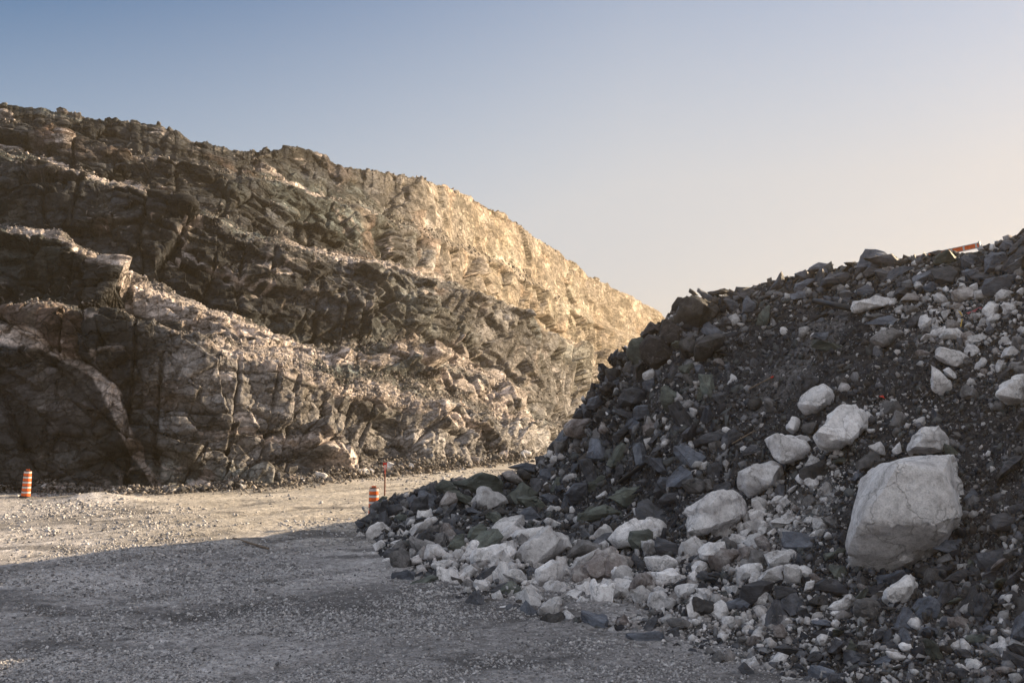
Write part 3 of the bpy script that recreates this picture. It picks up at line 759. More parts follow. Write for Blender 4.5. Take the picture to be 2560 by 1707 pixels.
DD 1490 260 1600 225 1640 245 1540 280
DU 1530 300 1650 260 1700 330 1560 350
DR 740 345 850 345 860 385 760 370
DD 1510 400 1700 370 1780 440 1760 580 1560 520 | big blue-black block in shade below the crest
DD 900 440 960 380 1100 410 1000 500 920 480
DW 1390 450 1430 415 1460 460 1430 490
DD 1080 600 1140 550 1170 600 1120 650
DD 1980 195 2040 190 2100 210 2000 230
DU 1850 260 1950 290 1950 340 1880 320
DD 680 620 760 590 850 620 830 680 720 680
DD 1000 420 1060 400 1200 440 1180 520 1060 520
FR 1240 390 1290 200 1330 120 1450 120 1560 200 1620 280 1560 400 1380 440 | large brown block topping the ragged left end of the slope
FU 1430 100 1440 70 1520 100 1620 180 1610 270 1540 220 1450 120 | pale-striped slab laid across the top of the large brown block
FD 1360 110 1370 75 1430 110 1450 140 1400 135
FR 1520 110 1660 80 1740 100 1680 120 1560 150
FU 1250 380 1250 270 1290 190 1310 250 1290 330
FD 1240 220 1240 185 1290 185 1280 225
FU 1665 170 1690 155 1790 200 1830 330 1740 290
FU 1830 310 1850 180 1880 140 1960 210 1960 280 1870 325
FV 990 400 1020 370 1090 420 1100 460 1050 490 920 560 940 480
FV 1140 350 1170 340 1320 440 1320 520 1280 600 1180 560 1100 480 | black and white streaked rock below the large brown block
FV 920 600 1000 480 1110 500 1240 640 1240 760 1130 820 1040 800 930 700 | larger streaked rock bulging from the ragged left end of the slope
FD 830 590 825 560 880 535 910 545 900 590
FD 715 680 740 650 820 650 800 690 730 710
FR 1420 580 1500 510 1640 460 1690 500 1670 650 1530 680 1420 740 | smooth brown slab face high on the left of the slope
FR 1300 600 1330 500 1420 470 1420 700 1330 740
FR 605 790 740 790 770 880 730 920 620 880 | brown squarish rock jutting from the left edge of the slope
FR 860 900 870 750 950 730 1000 860 960 930 880 930
FU 945 910 1060 870 1060 960 1020 1020 960 960 | lilac-blue smooth stone on the left of the slope
FG 1100 1060 1110 960 1160 940 1260 1020 1360 1150 1230 1225 1150 1160 | brownish green block standing on end in the left of the slope
FD 730 1050 780 970 880 960 1000 1000 980 1080 850 1130 740 1110
FU 860 1160 900 1120 1060 1110 1070 1170 960 1240 870 1230
FR 510 1230 560 1170 640 1160 650 1240 560 1290
FD 670 1400 690 1370 870 1250 930 1240 900 1290 720 1440 | long black beam-like slab slanting up to the right
FK 160 1520 170 1430 270 1420 310 1470 280 1560 170 1560
FP 240 1320 320 1240 480 1240 580 1360 560 1420 350 1430 260 1380 | purplish rock face near the foot of the slope's left end
FP 950 1300 1060 1270 1100 1310 960 1400
FD 1390 1440 1480 1380 1640 1330 1710 1350 1620 1440 1540 1490 1420 1490
FW 780 1440 790 1395 840 1430 830 1455
FR 1880 1110 1920 1060 2000 1050 2020 1120 1960 1180 1900 1160
FK 2020 1050 2120 1060 2160 1130 2160 1200 2050 1180
FR 1850 1380 1870 1300 1940 1290 1930 1370
FW 1640 1480 1680 1450 1720 1490 1690 1555
FU 1410 760 1480 750 1510 820 1500 860 1430 840
FU 1670 760 1720 740 1740 790 1700 820
FR 1300 830 1350 830 1420 980 1400 1010 1330 900
FD 300 1230 380 1150 460 1120 480 1200 380 1260
FU 420 1140 470 1060 560 1030 600 1090 520 1160
FV 560 980 640 900 720 930 700 1010 600 1030
FU 680 900 760 880 770 960 700 990
FR 770 800 850 700 870 760 860 880 800 900
FD 100 1500 160 1420 170 1540 110 1560
'''
def inpoly(x, y, pl):
    c = False; n = len(pl); j = n - 1
    for i in range(n):
        xi, yi = pl[i]; xj, yj = pl[j]
        if (yi > y) != (yj > y) and x < (xj - xi) * (y - yi) / (yj - yi + 1e-9) + xi: c = not c
        j = i
    return c
heroes = []
CATN = {'W': ('boulder', 'pale boulders on the rubble slope'), 'P': ('boulder', 'pale boulders on the rubble slope'), 'K': ('boulder', 'dusty grey boulders on the rubble slope'),
        'D': ('slate_block', 'dark slate blocks on the rubble slope'), 'U': ('slate_block', 'dark slate blocks on the rubble slope'), 'G': ('slate_block', 'dark slate blocks on the rubble slope'),
        'R': ('slate_block', 'dark slate blocks on the rubble slope'), 'V': ('slate_block', 'dark slate blocks on the rubble slope')}
CNAME = {'W': 'pale grey', 'P': 'mottled pink', 'K': 'dusty grey', 'D': 'dark slate', 'U': 'bluish slate', 'G': 'green-grey slate', 'R': 'brown', 'V': 'black and white streaked'}
def hero_rock(kind, poly, idx, sink=.22, label=None, depth=None):
    pl = np.array(poly, float); cxy = pl.mean(0)
    area = .5 * abs(np.dot(pl[:, 0], np.roll(pl[:, 1], -1)) - np.dot(pl[:, 1], np.roll(pl[:, 0], -1)))
    k = 0; p, n = None, None
    lowy = pl[:, 1].max() * .35 + cxy[1] * .65
    while p is None and k < 12:
        p, n = hit(cxy[0], lowy + k * 5, both=lowy > 1150); k += 1
    if p is None: return None
    Yc = p.y - sink * math.sqrt(area) * p.y / F
    s = math.sqrt(area) * Yc / F
    r = np.random.default_rng(1000 + idx)
    flat = kind in 'DUGV'
    th = (.42 if not flat else .32) if depth is None else depth
    pts = []
    for lay, (sh, dy, jt) in enumerate([(1.0, 0, .03), (.70, -.42, .17), (.80, .45, .10)]):
        for q in pl:
            o = cxy + (q - cxy) * sh * (1 + jt * r.normal())
            if lay == 1: o = o + np.array([0, -.06 * math.sqrt(area)])
            pts.append(W(o[0], o[1], Yc + dy * th / .42 * s * (1 + .5 * r.normal() * (lay > 0))))
    for _ in range(3):
        o = cxy + r.normal(size=2) * .22 * math.sqrt(area)
        pts.append(W(o[0], o[1], Yc - s * th * (1.15 + .25 * r.random())))
    pts = np.array(pts)
    x0, y0 = (pts[:, 0].min() + pts[:, 0].max()) / 2, (pts[:, 1].min() + pts[:, 1].max()) / 2
    org = np.array([x0, y0, pts[:, 2].min()])
    bm = hull_bm((pts - org).tolist())
    e = max(6.5, math.sqrt(area) / 17) * Yc / F
    bm = refine(bm, e, 0 if flat else 1, .026 if flat else .042 if area < 20000 else .026, 500 + idx, layered=.8 if kind in 'VU' else .45 if flat else 0)
    me = bm_mesh(bm, 'boulder_shape', not flat or area > 3000)
    nm, grp = CATN[kind]
    o = link(nm, me, M[kind], loc=org)
    heroes.append(dict(o=o, kind=kind, poly=[tuple(q) for q in pl], c=cxy, r=math.sqrt(area), ht=np.ptp(pl[:, 1]), wd=np.ptp(pl[:, 0]), label=label, grp=grp))
    return o
for idx, line in enumerate(HERO.strip().split('\n')):
    reg, kind, rest = line[0], line[1], line[2:].strip()
    lab = None
    if '|' in rest: rest, lab = rest.split('|')
    v = [float(a) for a in rest.replace(';', ' ').split()]
    ox, oy, sc = REG[reg]
    hero_rock(kind, [(ox + a * sc, oy + b * sc) for a, b in zip(v[::2], v[1::2])], idx, label=lab and lab.strip())
boxes = np.array([[min(q[0] for q in h['poly']), min(q[1] for q in h['poly']), max(q[0] for q in h['poly']), max(q[1] for q in h['poly'])] for h in heroes])

def free(x, y):
    for i in np.nonzero((boxes[:, 0] < x) & (boxes[:, 2] > x) & (boxes[:, 1] < y) & (boxes[:, 3] > y))[0]:
        if inpoly(x, y, heroes[i]['poly']): return False
    return True
# --- where pale stones lie among the dark ones (traced on the photograph, in its pixels)
def gauss(x, y, cx, cy_, sx, sy): return math.exp(-((x - cx) / sx) ** 2 - ((y - cy_) / sy) ** 2)
def pale(x, y):
    v = .10 + .9 * max(gauss(x, y, 1450, 1470, 420, 60), gauss(x, y, 1840, 1380, 110, 60), gauss(x, y, 1930, 1290, 110, 55), gauss(x, y, 2070, 1210, 70, 55),
        gauss(x, y, 1230, 1400, 280, 70), gauss(x, y, 2380, 790, 170, 60), gauss(x, y, 2420, 880, 160, 70), gauss(x, y, 2230, 1020, 70, 35))
    if y < crest_y(x) + 60 and y < 780: v = .02
    return min(v, .95)
def crest_y(x): return float(np.interp(x, PSX, PCY))
def toe_y(x): return float(np.interp(x, PSX, PTY))
def dens(x, y):
    """how thickly medium stones lie"""
    c, t = crest_y(x), toe_y(x)
    if y > t + 15: return .05
    d = .45
    if y < c + 90: d = .95
    d += .5 * gauss(x, y, 1650, 1150, 260, 120) + .5 * gauss(x, y, 1600, 950, 160, 120)
    d -= .55 * gauss(x, y, 2150, 1000, 260, 190) + .4 * gauss(x, y, 2450, 1150, 120, 140) + .3 * gauss(x, y, 1950, 900, 120, 140)
    d += .5 * gauss(x, y, 2450, 1500, 250, 130) + .4 * gauss(x, y, 1400, 1440, 400, 90)
    return max(d, .04)
PAL = ['W'] * 6 + ['P'] + ['K'] * 2
DRK = ['D'] * 9 + ['U'] * 4 + ['G'] * 3 + ['R'] * 1
small = []
cand = []
tries = 0
nd_ = sum(h['kind'] in 'DUGRV' for h in heroes); QD, QP = 292 - nd_, 175
while (QD > 0 or QP > 0) and tries < 60000:
    tries += 1
    x = random.uniform(905, 2575); y = random.uniform(crest_y(x) - 4, min(toe_y(x) + 30, 1712))
    if random.random() > dens(x, y): continue
    yn = (y - 1000) / 700
    k = random.choice(PAL) if random.random() < pale(x, y) * 1.1 else random.choice(DRK)
    if (QP if k in 'WPK' else QD) <= 0: continue
    sz = random.choice(([30, 38, 46, 56] if 1330 < y < 1560 and x < 2000 else [20, 25, 30, 36]) if k in 'WPK' else [34, 40, 46, 54, 64]) * (1 + .3 * max(yn, 0)) * random.uniform(.8, 1.2)
    if x < 1400 and y < crest_y(x) + 25: sz = min(sz, 28)
    if not free(x, y): continue
    if any(abs(x - a) < (sz + c_) * .30 and abs(y - b) < (sz + c_) * .24 for a, b, c_ in small): continue
    small.append((x, y, sz)); cand.append((x, y, sz, k))
    if k in 'WPK': QP -= 1
    else: QD -= 1
for x, y, sz, k in cand:
    p, n = hit(x, y + 3)
    if p is None: continue
    if y < 900 and k in 'DR' and random.random() < .5: k = 'U'
    s = sz * p.y / F * 1.3
    o = link(CATN[k][0], random.choice(PRO[k]))
    fl = k in 'DUGV'
    nn = n if n.z > 0 else -n
    q = nn.to_track_quat('Z', 'Y') if fl else Vector((0, 0, 1)).to_track_quat('Z', 'Y')
    o.rotation_mode = 'QUATERNION'
    o.rotation_quaternion = q @ Euler((random.gauss(0, .45), random.gauss(0, .5), random.uniform(0, 6.28))).to_quaternion()
    o.scale = (s * random.uniform(.8, 1.3), s * random.uniform(.8, 1.2), s * random.uniform(.9, 1.5))
    o.location = p + nn * s * .10
    heroes.append(dict(o=o, kind=k, poly=None, c=np.array([x, y]), r=sz, ht=sz * .7, wd=sz, label=None, grp=CATN[k][1]))

# ------------------------------------------------------------ small rubble that nobody could count
def low_hull(n, dims, box):
    bm = hull_bm(rnd_pts(n, dims, box)); bmesh.ops.triangulate(bm, faces=bm.faces)
    V_ = np.array([v.co[:] for v in bm.verts]); bm.verts.index_update(); F_ = np.array([[v.index for v in f.verts] for f in bm.faces]); bm.free(); return V_, F_
LOWR = [low_hull(12, (.5, .42, .33), .45) for _ in range(10)]
LOWF = [low_hull(11, (.56, .38, .15), .6) for _ in range(12)]
def scatter(name, pos, nor, size, color, flat, mat, label, cat, up=.0):
    Vs, Fs, Cs = [], [], []; off = 0
    N = len(pos)
    which = rng.integers(0, 10, N)
    for w in range(10):
        for fl in (False, True):
            ix = np.nonzero((which == w) & (flat == fl))[0]
            if not len(ix): continue
            v, f = (LOWF if fl else LOWR)[w]
            n = len(ix)
            ang = rng.uniform(0, 2 * np.pi, n)
            tl = nor[ix] + rng.normal(size=(n, 3)) * .38; tl /= np.linalg.norm(tl, axis=1, keepdims=True)
            hlp = np.stack([np.cos(ang), np.sin(ang), 0 * ang + .01], -1)
            xa = np.cross(hlp, tl); xa /= np.linalg.norm(xa, axis=1, keepdims=True); ya = np.cross(tl, xa)
            sc = size[ix][:, None] * rng.uniform(.75, 1.3, (n, 3))
            X = (v[None, :, 0:1] * sc[:, None, 0:1]) * xa[:, None] + (v[None, :, 1:2] * sc[:, None, 1:2]) * ya[:, None] + (v[None, :, 2:3] * sc[:, None, 2:3]) * tl[:, None]
            X = X + (pos[ix] + nor[ix] * (size[ix] * up)[:, None])[:, None]
            Vs.append(X.reshape(-1, 3)); Fs.append((f[None] + (off + np.arange(n) * len(v))[:, None, None]).reshape(-1, 3)); off += n * len(v)
            Cs.append(np.repeat(color[ix], len(v), 0))
    o = link(name, mesh_np(name, np.concatenate(Vs), np.concatenate(Fs), 3, np.concatenate(Cs)), mat)
    tag(o, label, cat, kind='stuff'); return o
PALC = np.array([[.68, .66, .67], [.58, .55, .55], [.44, .43, .44], [.34, .32, .32]]); DRKC = np.array([[.04, .041, .05], [.065, .07, .085], [.11, .116, .12], [.14, .145, .165], [.09, .082, .08], [.23, .23, .245]])
def from_grid(GV, NRr, NCc, cond, per_pix, smin, smax, power):
    """random points on a terrain grid, so many per square photo pixel, sized in photo pixels"""
    g = GV.reshape(NRr, NCc, 3); gxp, gyp = pix(g)
    w = np.abs((gxp[1:, 1:] - gxp[:-1, :-1]) * (gyp[1:, :-1] - gyp[:-1, 1:]) - (gxp[1:, :-1] - gxp[:-1, 1:]) * (gyp[1:, 1:] - gyp[:-1, :-1])) * .5
    xm, ym = gxp[:-1, :-1], gyp[:-1, :-1]
    w = np.minimum(w, 400) * cond(xm, ym)
    n = int(w.sum() * per_pix); c = np.searchsorted(np.cumsum(w.ravel()), rng.random(n) * w.sum()); c = np.clip(c, 0, w.size - 1)
    r_, cc_ = np.divmod(c, NCc - 1); a, b = rng.random((n, 1)), rng.random((n, 1))
    p = g[r_, cc_] * (1 - a) * (1 - b) + g[r_ + 1, cc_] * a * (1 - b) + g[r_, cc_ + 1] * (1 - a) * b + g[r_ + 1, cc_ + 1] * a * b
    nv = np.cross(g[r_, cc_ + 1] - g[r_, cc_], g[r_ + 1, cc_] - g[r_, cc_]); nv /= np.linalg.norm(nv, axis=1, keepdims=True) + 1e-9
    nv *= np.sign(nv[:, 2:3] + 1e-9)
    s = smin * (smax / smin) ** (rng.random(n) ** power) * p[:, 1] / F
    X_, Y_ = pix(p); return p, nv, s, X_, Y_
def palev(x, y):
    g2 = lambda cx, c2, sx, sy: np.exp(-((x - cx) / sx) ** 2 - ((y - c2) / sy) ** 2)
    v = .07 + .82 * np.maximum.reduce([g2(1450, 1470, 450, 60), g2(1840, 1380, 100, 60), g2(1930, 1290, 100, 60), g2(2070, 1210, 60, 60), g2(1230, 1400, 280, 60), g2(2380, 800, 170, 60), g2(2230, 1020, 80, 35), g2(1800, 1560, 300, 50), .25 * g2(2250, 1640, 350, 90)])
    return v
def thick(x, y):
    g2 = lambda cx, c2, sx, sy: np.exp(-((x - cx) / sx) ** 2 - ((y - c2) / sy) ** 2)
    c = np.interp(x, PSX, PCY); t = np.interp(x, PSX, PTY)
    v = .25 + .75 * (y < c + 95) + .8 * g2(1640, 1150, 260, 130) + .7 * g2(1600, 930, 150, 130) + .8 * g2(1250, 1370, 330, 110) + .8 * g2(1600, 1420, 350, 90) + .5 * g2(2450, 1480, 250, 130)
    v = v - .5 * g2(2150, 1000, 270, 190) - .3 * g2(2450, 1150, 120, 140) - .25 * g2(1950, 880, 120, 140)
    return np.clip(v, .04, 1) * (y < t + 8)
bare = lambda x, y: 1 - .5 * np.exp(-((x - 2150) / 250) ** 2 - ((y - 1000) / 180) ** 2)
for nm_, per, a, b, pw, lb in (('broken_blocks', .0036, 17, 42, 1.4, 'angular slate and pale blocks packed over the spoil slope between the larger ones'),
                               ('rubble', .0125, 8, 24, 1.9, 'loose broken slate and pale stones covering the spoil slope'),
                               ('slope_chips', .030, 2.6, 7, 1.6, 'fine dark and pale stone chips sifted over the spoil slope')):
    p, nv, s, X_, Y_ = from_grid(PV[:260 * NPc], 260, NPc, lambda x, y: ((x > 890) & (x < 2640) & (y < 1730)) * (thick(x, y) if nm_ == 'broken_blocks' else bare(x, y)), per, a, b, pw)
    s *= 1 + .35 * np.clip((Y_ - 1250) / 450, 0, 1)
    n_ = len(p); isp = rng.random(n_) < palev(X_, Y_)
    blue = rng.normal(size=(n_, 1)) * .12
    col_ = np.where(isp[:, None], PALC[rng.integers(0, 4, n_)], DRKC[rng.integers(0, 6, n_)]) * (1 + blue)
    scatter(nm_, p, nv, s, col_, (~isp) & (rng.random(n_) < .8), M['rubble'], lb, {'rubble': 'rubble', 'broken_blocks': 'rock rubble'}.get(nm_, 'stone chips'), up=.10)
# gravel on the road and yard
def gcond(x, y):
    c = (y > 1175) & (y < 1725) & (x > -60) & (x < 2100)
    k = .22 + .5 * np.clip((y - 1330) / 250, 0, 1) + .6 * np.exp(-((x - 1150) / 450) ** 2 - ((y - 1480) / 70) ** 2) + .35 * np.exp(-((x - 150) / 260) ** 2 - ((y - 1300) / 60) ** 2)
    q = np.stack([x.ravel() / 210, (y.ravel() - 1000) / 34, 0 * x.ravel()], -1); k = k * (.25 + 1.5 * sstep(-.25, .3, fbm(q, 3, 401)).reshape(x.shape))
    return c * k * (1 - .85 * np.exp(-((x - 650) / 380) ** 2 - ((y - 1250) / 60) ** 2))
RG = np.stack([gxf, gyf, gzv], -1)
p, nv, s, X_, Y_ = from_grid(RG, 620, 900, gcond, .12, 3.0, 13, 2.2)
n_ = len(p); t_ = rng.random((n_, 1))
col_ = np.array([.15, .148, .158]) * (1 - t_ ** 1.1) + np.array([.68, .66, .67]) * t_ ** 1.1
scatter('gravel', p, nv, s, col_, rng.random(n_) < .5, M['rubble'], 'loose grey gravel strewn over the road and yard', 'gravel', up=.05)
# debris on the cliff's ledges and along its foot
def lcond_rows(rows_): 
    m_ = np.zeros((NR - 1, NC - 1)); 
    for r0 in rows_: m_[r0[0]:r0[1]] = r0[2]
    return m_
bnd = np.cumsum([0] + nseg)
rm_ = lcond_rows([(bnd[1] - 2, bnd[2] + 3, 1.0), (bnd[3] - 3, bnd[4] + 3, .5), (bnd[5] - 2, bnd[6] + 2, .35), (bnd[7] - 2, bnd[8] + 2, .8), (bnd[9] - 4, bnd[9] + 2, .5)])
p, nv, s, X_, Y_ = from_grid(V, NR, NC, lambda x, y: rm_ * (x > -60) * (x < 1400), .05, 2.5, 11, 2.4)
n_ = len(p); t_ = rng.random((n_, 1))
col_ = np.array([.09, .083, .08]) * (1 - t_ ** 1.5) + np.array([.38, .34, .315]) * t_ ** 1.5
vn = sstep(1.4, .8, np.minimum.reduce([dpoly(q, X_, Y_) for q in VE]))[:, None]; col_ = col_ * (1 - vn) + np.array([.44, .39, .37]) * (.8 + .3 * t_) * vn
scatter('ledge_debris', p, nv, s, col_, rng.random(n_) < .4, M['rubble'], 'loose grey and pinkish debris lying along the ledges of the cliff', 'rock debris', up=.1)
# foot of the cliff: a low bank of stones, the larger ones each an object
fx = rng.uniform(-80, 1420, 5200); fo = np.abs(rng.normal(size=5200)) * .75
byy = np.interp(fx, px, base[:, 1]); bxx = np.interp(fx, px, base[:, 0])
hgt = np.interp(fx, [-80, 200, 420, 560, 760, 960, 1150, 1400], [.9, .35, .25, .5, .5, 1.15, .8, .6])
pz = np.maximum(0, hgt * (1 - fo / 1.6)) * rng.random(5200)
pp = np.stack([bxx + fo * .55 + .1, byy - fo * .9 + .5, gz(bxx, byy) + pz], -1)
sf = (3.5 * (15 / 3.5) ** (rng.random(5200) ** 2.2)) * byy / F
t_ = rng.random((5200, 1)); col_ = np.array([.075, .07, .07]) * (1 - t_ ** 1.4) + np.array([.42, .375, .34]) * t_ ** 1.4
scatter('foot_debris', pp, np.tile([0, 0, 1.], (5200, 1)), sf, col_, rng.random(5200) < .3, M['rubble'], 'small stones banked along the foot of the cliff', 'rock debris', up=.1)
foots = []
for i in range(85):
    x = random.uniform(-20, 1330); f_ = abs(random.gauss(0, .5)); Yb = np.interp(x, px, base[:, 1]); Xb = np.interp(x, px, base[:, 0])
    h_ = float(np.interp(x, [-80, 200, 420, 560, 760, 960, 1150, 1400], [.5, .1, .1, .2, .25, .7, .45, .3])) * max(0, 1 - f_)
    sz = random.choice([13, 16, 20, 26, 34 if x > 700 or x < 90 else 22]) * Yb / F
    k = random.choice('WWPRRKD')
    o = link('fallen_rock', random.choice(PRO[k]), loc=(Xb + f_ * .55 + .1, Yb - f_ * .9 + .2, h_ + sz * .15)); o.rotation_euler = (random.gauss(0, .4), random.gauss(0, .4), random.uniform(0, 6))
    o.scale = (sz * 1.2, sz, sz * random.uniform(.8, 1.1)); foots.append((x, o, k, sz * F / Yb))
# ------------------------------------------------------------ made things
def cyl(bm, p0, p1, r0, r1=None, n=20, caps=True):
    p0, p1 = Vector(p0), Vector(p1); r1 = r0 if r1 is None else r1
    q = (p1 - p0).to_track_quat('Z', 'Y'); a = []
    for p, r in ((p0, r0), (p1, r1)):
        a.append([bm.verts.new(p + q @ Vector((r * math.cos(2 * math.pi * i / n), r * math.sin(2 * math.pi * i / n), 0))) for i in range(n)])
    for i in range(n): bm.faces.new((a[0][i], a[0][(i + 1) % n], a[1][(i + 1) % n], a[1][i]))
    if caps: bm.faces.new(a[0][::-1]); bm.faces.new(a[1])
def box(bm, c, d, rot=None):
    g = bmesh.ops.create_cube(bm, size=1.0)['verts']
    for v in g:
        co = Vector((v.co.x * d[0], v.co.y * d[1], v.co.z * d[2]))
        if rot: co = rot @ co
        v.co = co + Vector(c)
def done(name, bm, mat, parent=None, bev=0.0, smooth=True):
    if bev: bmesh.ops.bevel(bm, geom=[e for e in bm.edges if e.calc_face_angle(0) > .6], offset=bev, segments=2, affect='EDGES')
    bmesh.ops.recalc_face_normals(bm, faces=bm.faces)
    me = bpy.data.meshes.new(name); bm.to_mesh(me); bm.free()
    me.polygons.foreach_set('use_smooth', np.full(len(me.polygons), smooth))
    if smooth: me.set_sharp_from_angle(angle=math.radians(35))
    return link(name, me, mat, parent)
MO = plain('orange_plastic', (.92, .15, .015), .45); MW = plain('reflective_band', (.62, .62, .62), .35, n=.06); MB = plain('black_rubber', (.02, .02, .021), .6)
MR = plain('rusty_post', (.22, .07, .035), .7, n=.3); MSR = plain('sign_red', (.62, .03, .018), .5, n=.1); MSW = plain('sign_white', (.72, .70, .68), .5, n=.05)
MP = plain('black_pipe', (.018, .018, .022), .4); MWD = plain('weathered_wood', (.22, .165, .12), .8, n=.3); MST = plain('galvanised_steel', (.42, .43, .45), .4, .6)
MYE = plain('yellow_strap', (.55, .36, .07), .6); MPK = plain('pink_ribbon', (.62, .16, .18), .7)
def drum(px_, py_, Y, label, lean=(0, 0), dark_lines=True):
    p = W(px_, py_, Y); z0 = float(gz(np.array([p[0]]), np.array([p[1]]))[0])
    t = bpy.data.objects.new('traffic_drum', None); COL.objects.link(t); t.location = (p[0], p[1], z0 - .01); t.rotation_euler = (lean[0], lean[1], 0)
    tag(t, label, 'traffic drum', 'orange and white traffic drums beside the road')
    bm = bmesh.new(); cyl(bm, (0, 0, 0), (0, 0, .09), .25, .23, 32); done('rubber_base', bm, MB, t, .015)
    bm = bmesh.new()
    H = 1.0; n = 5; st = H / n; z = .08
    rr = lambda zz: .178 - .036 * (zz / 1.08)
    bm2 = []
    body = bmesh.new(); cyl(body, (0, 0, z), (0, 0, z + H), rr(0), rr(1.08), 32); done('body', body, MO, t)
    for i in range(n):
        a = z + st * i + st * .60; b2 = bmesh.new(); cyl(b2, (0, 0, a), (0, 0, a + st * .36), rr(a) + .004, rr(a + st * .36) + .004, 32); done('reflective_band', b2, MW, t)
        b3 = bmesh.new(); cyl(b3, (0, 0, z + st * i + .0), (0, 0, z + st * i + .012), rr(z + st * i) + .009, None, 32); done('rib', b3, MB, t)
    bm.free()
    b4 = bmesh.new(); cyl(b4, (0, 0, z + H), (0, 0, z + H + .02), .135, .12, 32); done('lid', b4, MB, t, .005)
    b5 = bmesh.new(); box(b5, (0, 0, z + H + .055), (.16, .03, .05)); done('carrying_handle', b5, MO, t, .012)
    return t
drum(64, 1238, 40.6, 'orange and white striped traffic drum at the foot of the dark cliff', lean=(0, .06))
drum(934, 1308, 32.0, 'orange and white striped traffic drum at the tip of the rubble bank')
# road sign: a narrow red triangle pointing down on a rusty post, seen almost edge-on
p = W(961, 1262, 36.0); t = bpy.data.objects.new('yield_sign', None); COL.objects.link(t)
zt = float(W(962, 1156, 36.0)[2]); t.location = (p[0], p[1], 0); t.rotation_euler = (0, .012, 0)
tag(t, 'narrow red yield sign with white centre on a thin rusty post', 'road sign')
bm = bmesh.new(); cyl(bm, (0, 0, -.05), (0, 0, zt - .03), .026, None, 12); done('post', bm, MR, t)
def tri(nm_, w, h, top, y, mat, par, th):
    bm = bmesh.new(); A_ = [(-w / 2, top), (w / 2, top), (0.03 * w, top - h), (-.03 * w, top - h)]
    f = [bm.verts.new((a, y, b)) for a, b in A_]; g_ = [bm.verts.new((a, y + th, b)) for a, b in A_]
    bm.faces.new(f); bm.faces.new(g_[::-1])
    for i in range(4): bm.faces.new((f[i], g_[i], g_[(i + 1) % 4], f[(i + 1) % 4]))
    return done(nm_, bm, mat, par, smooth=False)
pv = bpy.data.objects.new('panel_mount', None)
pl_ = tri('panel', .15, .42, zt, -.045, MSR, t, .012); tri('white_centre', .062, .21, zt - .085, -.048, MSW, pl_, .002)
bpy.data.objects.remove(pv)
# barricade board tipped behind the crest
a = Vector(W(2256, 648, 29.2)); b = Vector(W(2447, 607, 28.0)); dx = (b - a); L = dx.length
t = bpy.data.objects.new('barricade', None); COL.objects.link(t); t.location = (a + b) / 2 + Vector((0, 0, -.07)); t.rotation_mode = 'QUATERNION'
xq = dx.normalized(); zq = Vector((0, 0, 1)) - xq * xq.z; zq.normalize(); yq = zq.cross(xq); t.rotation_quaternion = Matrix((xq, yq, zq)).transposed().to_quaternion()
tag(t, 'orange barricade board with white stripes lying tilted behind the crest of the slope', 'barricade')
bm = bmesh.new(); box(bm, (0, 0, 0), (L, .03, .12)); done('board', bm, MO, t, .004)
for xs in np.arange(L / 2 - .05, -L / 2, -.33):
    bm = bmesh.new(); box(bm, (xs - .02, -.018, 0), (.05, .004, .112)); done('reflective_stripe', bm, MW, t, smooth=False)
for zz in (.068, -.068):
    bm = bmesh.new(); box(bm, (0, 0, zz), (L + .03, .045, .02)); done('rail', bm, MST, t, .003)
bm = bmesh.new(); box(bm, (L / 2 + .02, 0, -.1), (.04, .05, .42)); done('upright', bm, MST, t, .004)
# pipes, laths, straps
def rod(name, a, b, rad, mat, label, cat, hollow=False, off=.12, tip=None, sq=False):
    pa, na = hit(*a); pb, nb = hit(*b); pa = pa + Vector((0, -off, off * .6)); pb = pb + Vector((0, -off, off * .6))
    bm = bmesh.new(); org = pa.copy()
    if sq:
        d = pb - pa; q = d.to_track_quat('X', 'Z'); box(bm, d / 2, (d.length, rad * 2.6, rad), q)
        o = done(name, bm, mat, None, rad * .1, False)
    else:
        cyl(bm, (0, 0, 0), pb - pa, rad, None, 24, caps=not hollow)
        if hollow:
            d = (pb - pa).normalized(); cyl(bm, (0, 0, 0), pb - pa, rad * .82, None, 24, caps=False)
        o = done(name, bm, mat)
        if hollow:
            md = o.modifiers.new('wall', 'SOLIDIFY'); md.thickness = rad * .05
    o.location = org; tag(o, label, cat)
    if tip:
        bm = bmesh.new(); d = (pb - pa); cyl(bm, d * .9, d * 1.004, rad * 1.25, None, 12); done('painted_tip', bm, tip, o)
    return o
rod('pipe', (2029, 770), (2125, 792), .085, MP, 'broken black pipe sticking out level from the upper slope', 'pipe', hollow=True, off=.30)
rod('pipe', (1546, 1219), (1646, 1146), .062, MP, 'straight black pipe slanting up to the right across dark slate', 'pipe', hollow=True, off=.30)
rod('survey_stake', (1870, 978), (1931, 947), .018, MWD, 'thin wooden stake with a red tip lying on the dark slope', 'stake', tip=MSR, off=.10)
rod('wooden_lath', (1828, 1115), (1884, 1083), .022, MWD, 'pale wooden lath lying on black gravel above the line of boulders', 'lath', sq=True, off=.12)
rod('branch', (584, 1346), (672, 1366), .03, MWD, 'short weathered stick lying on the road at the shadow edge', 'stick', off=.03)
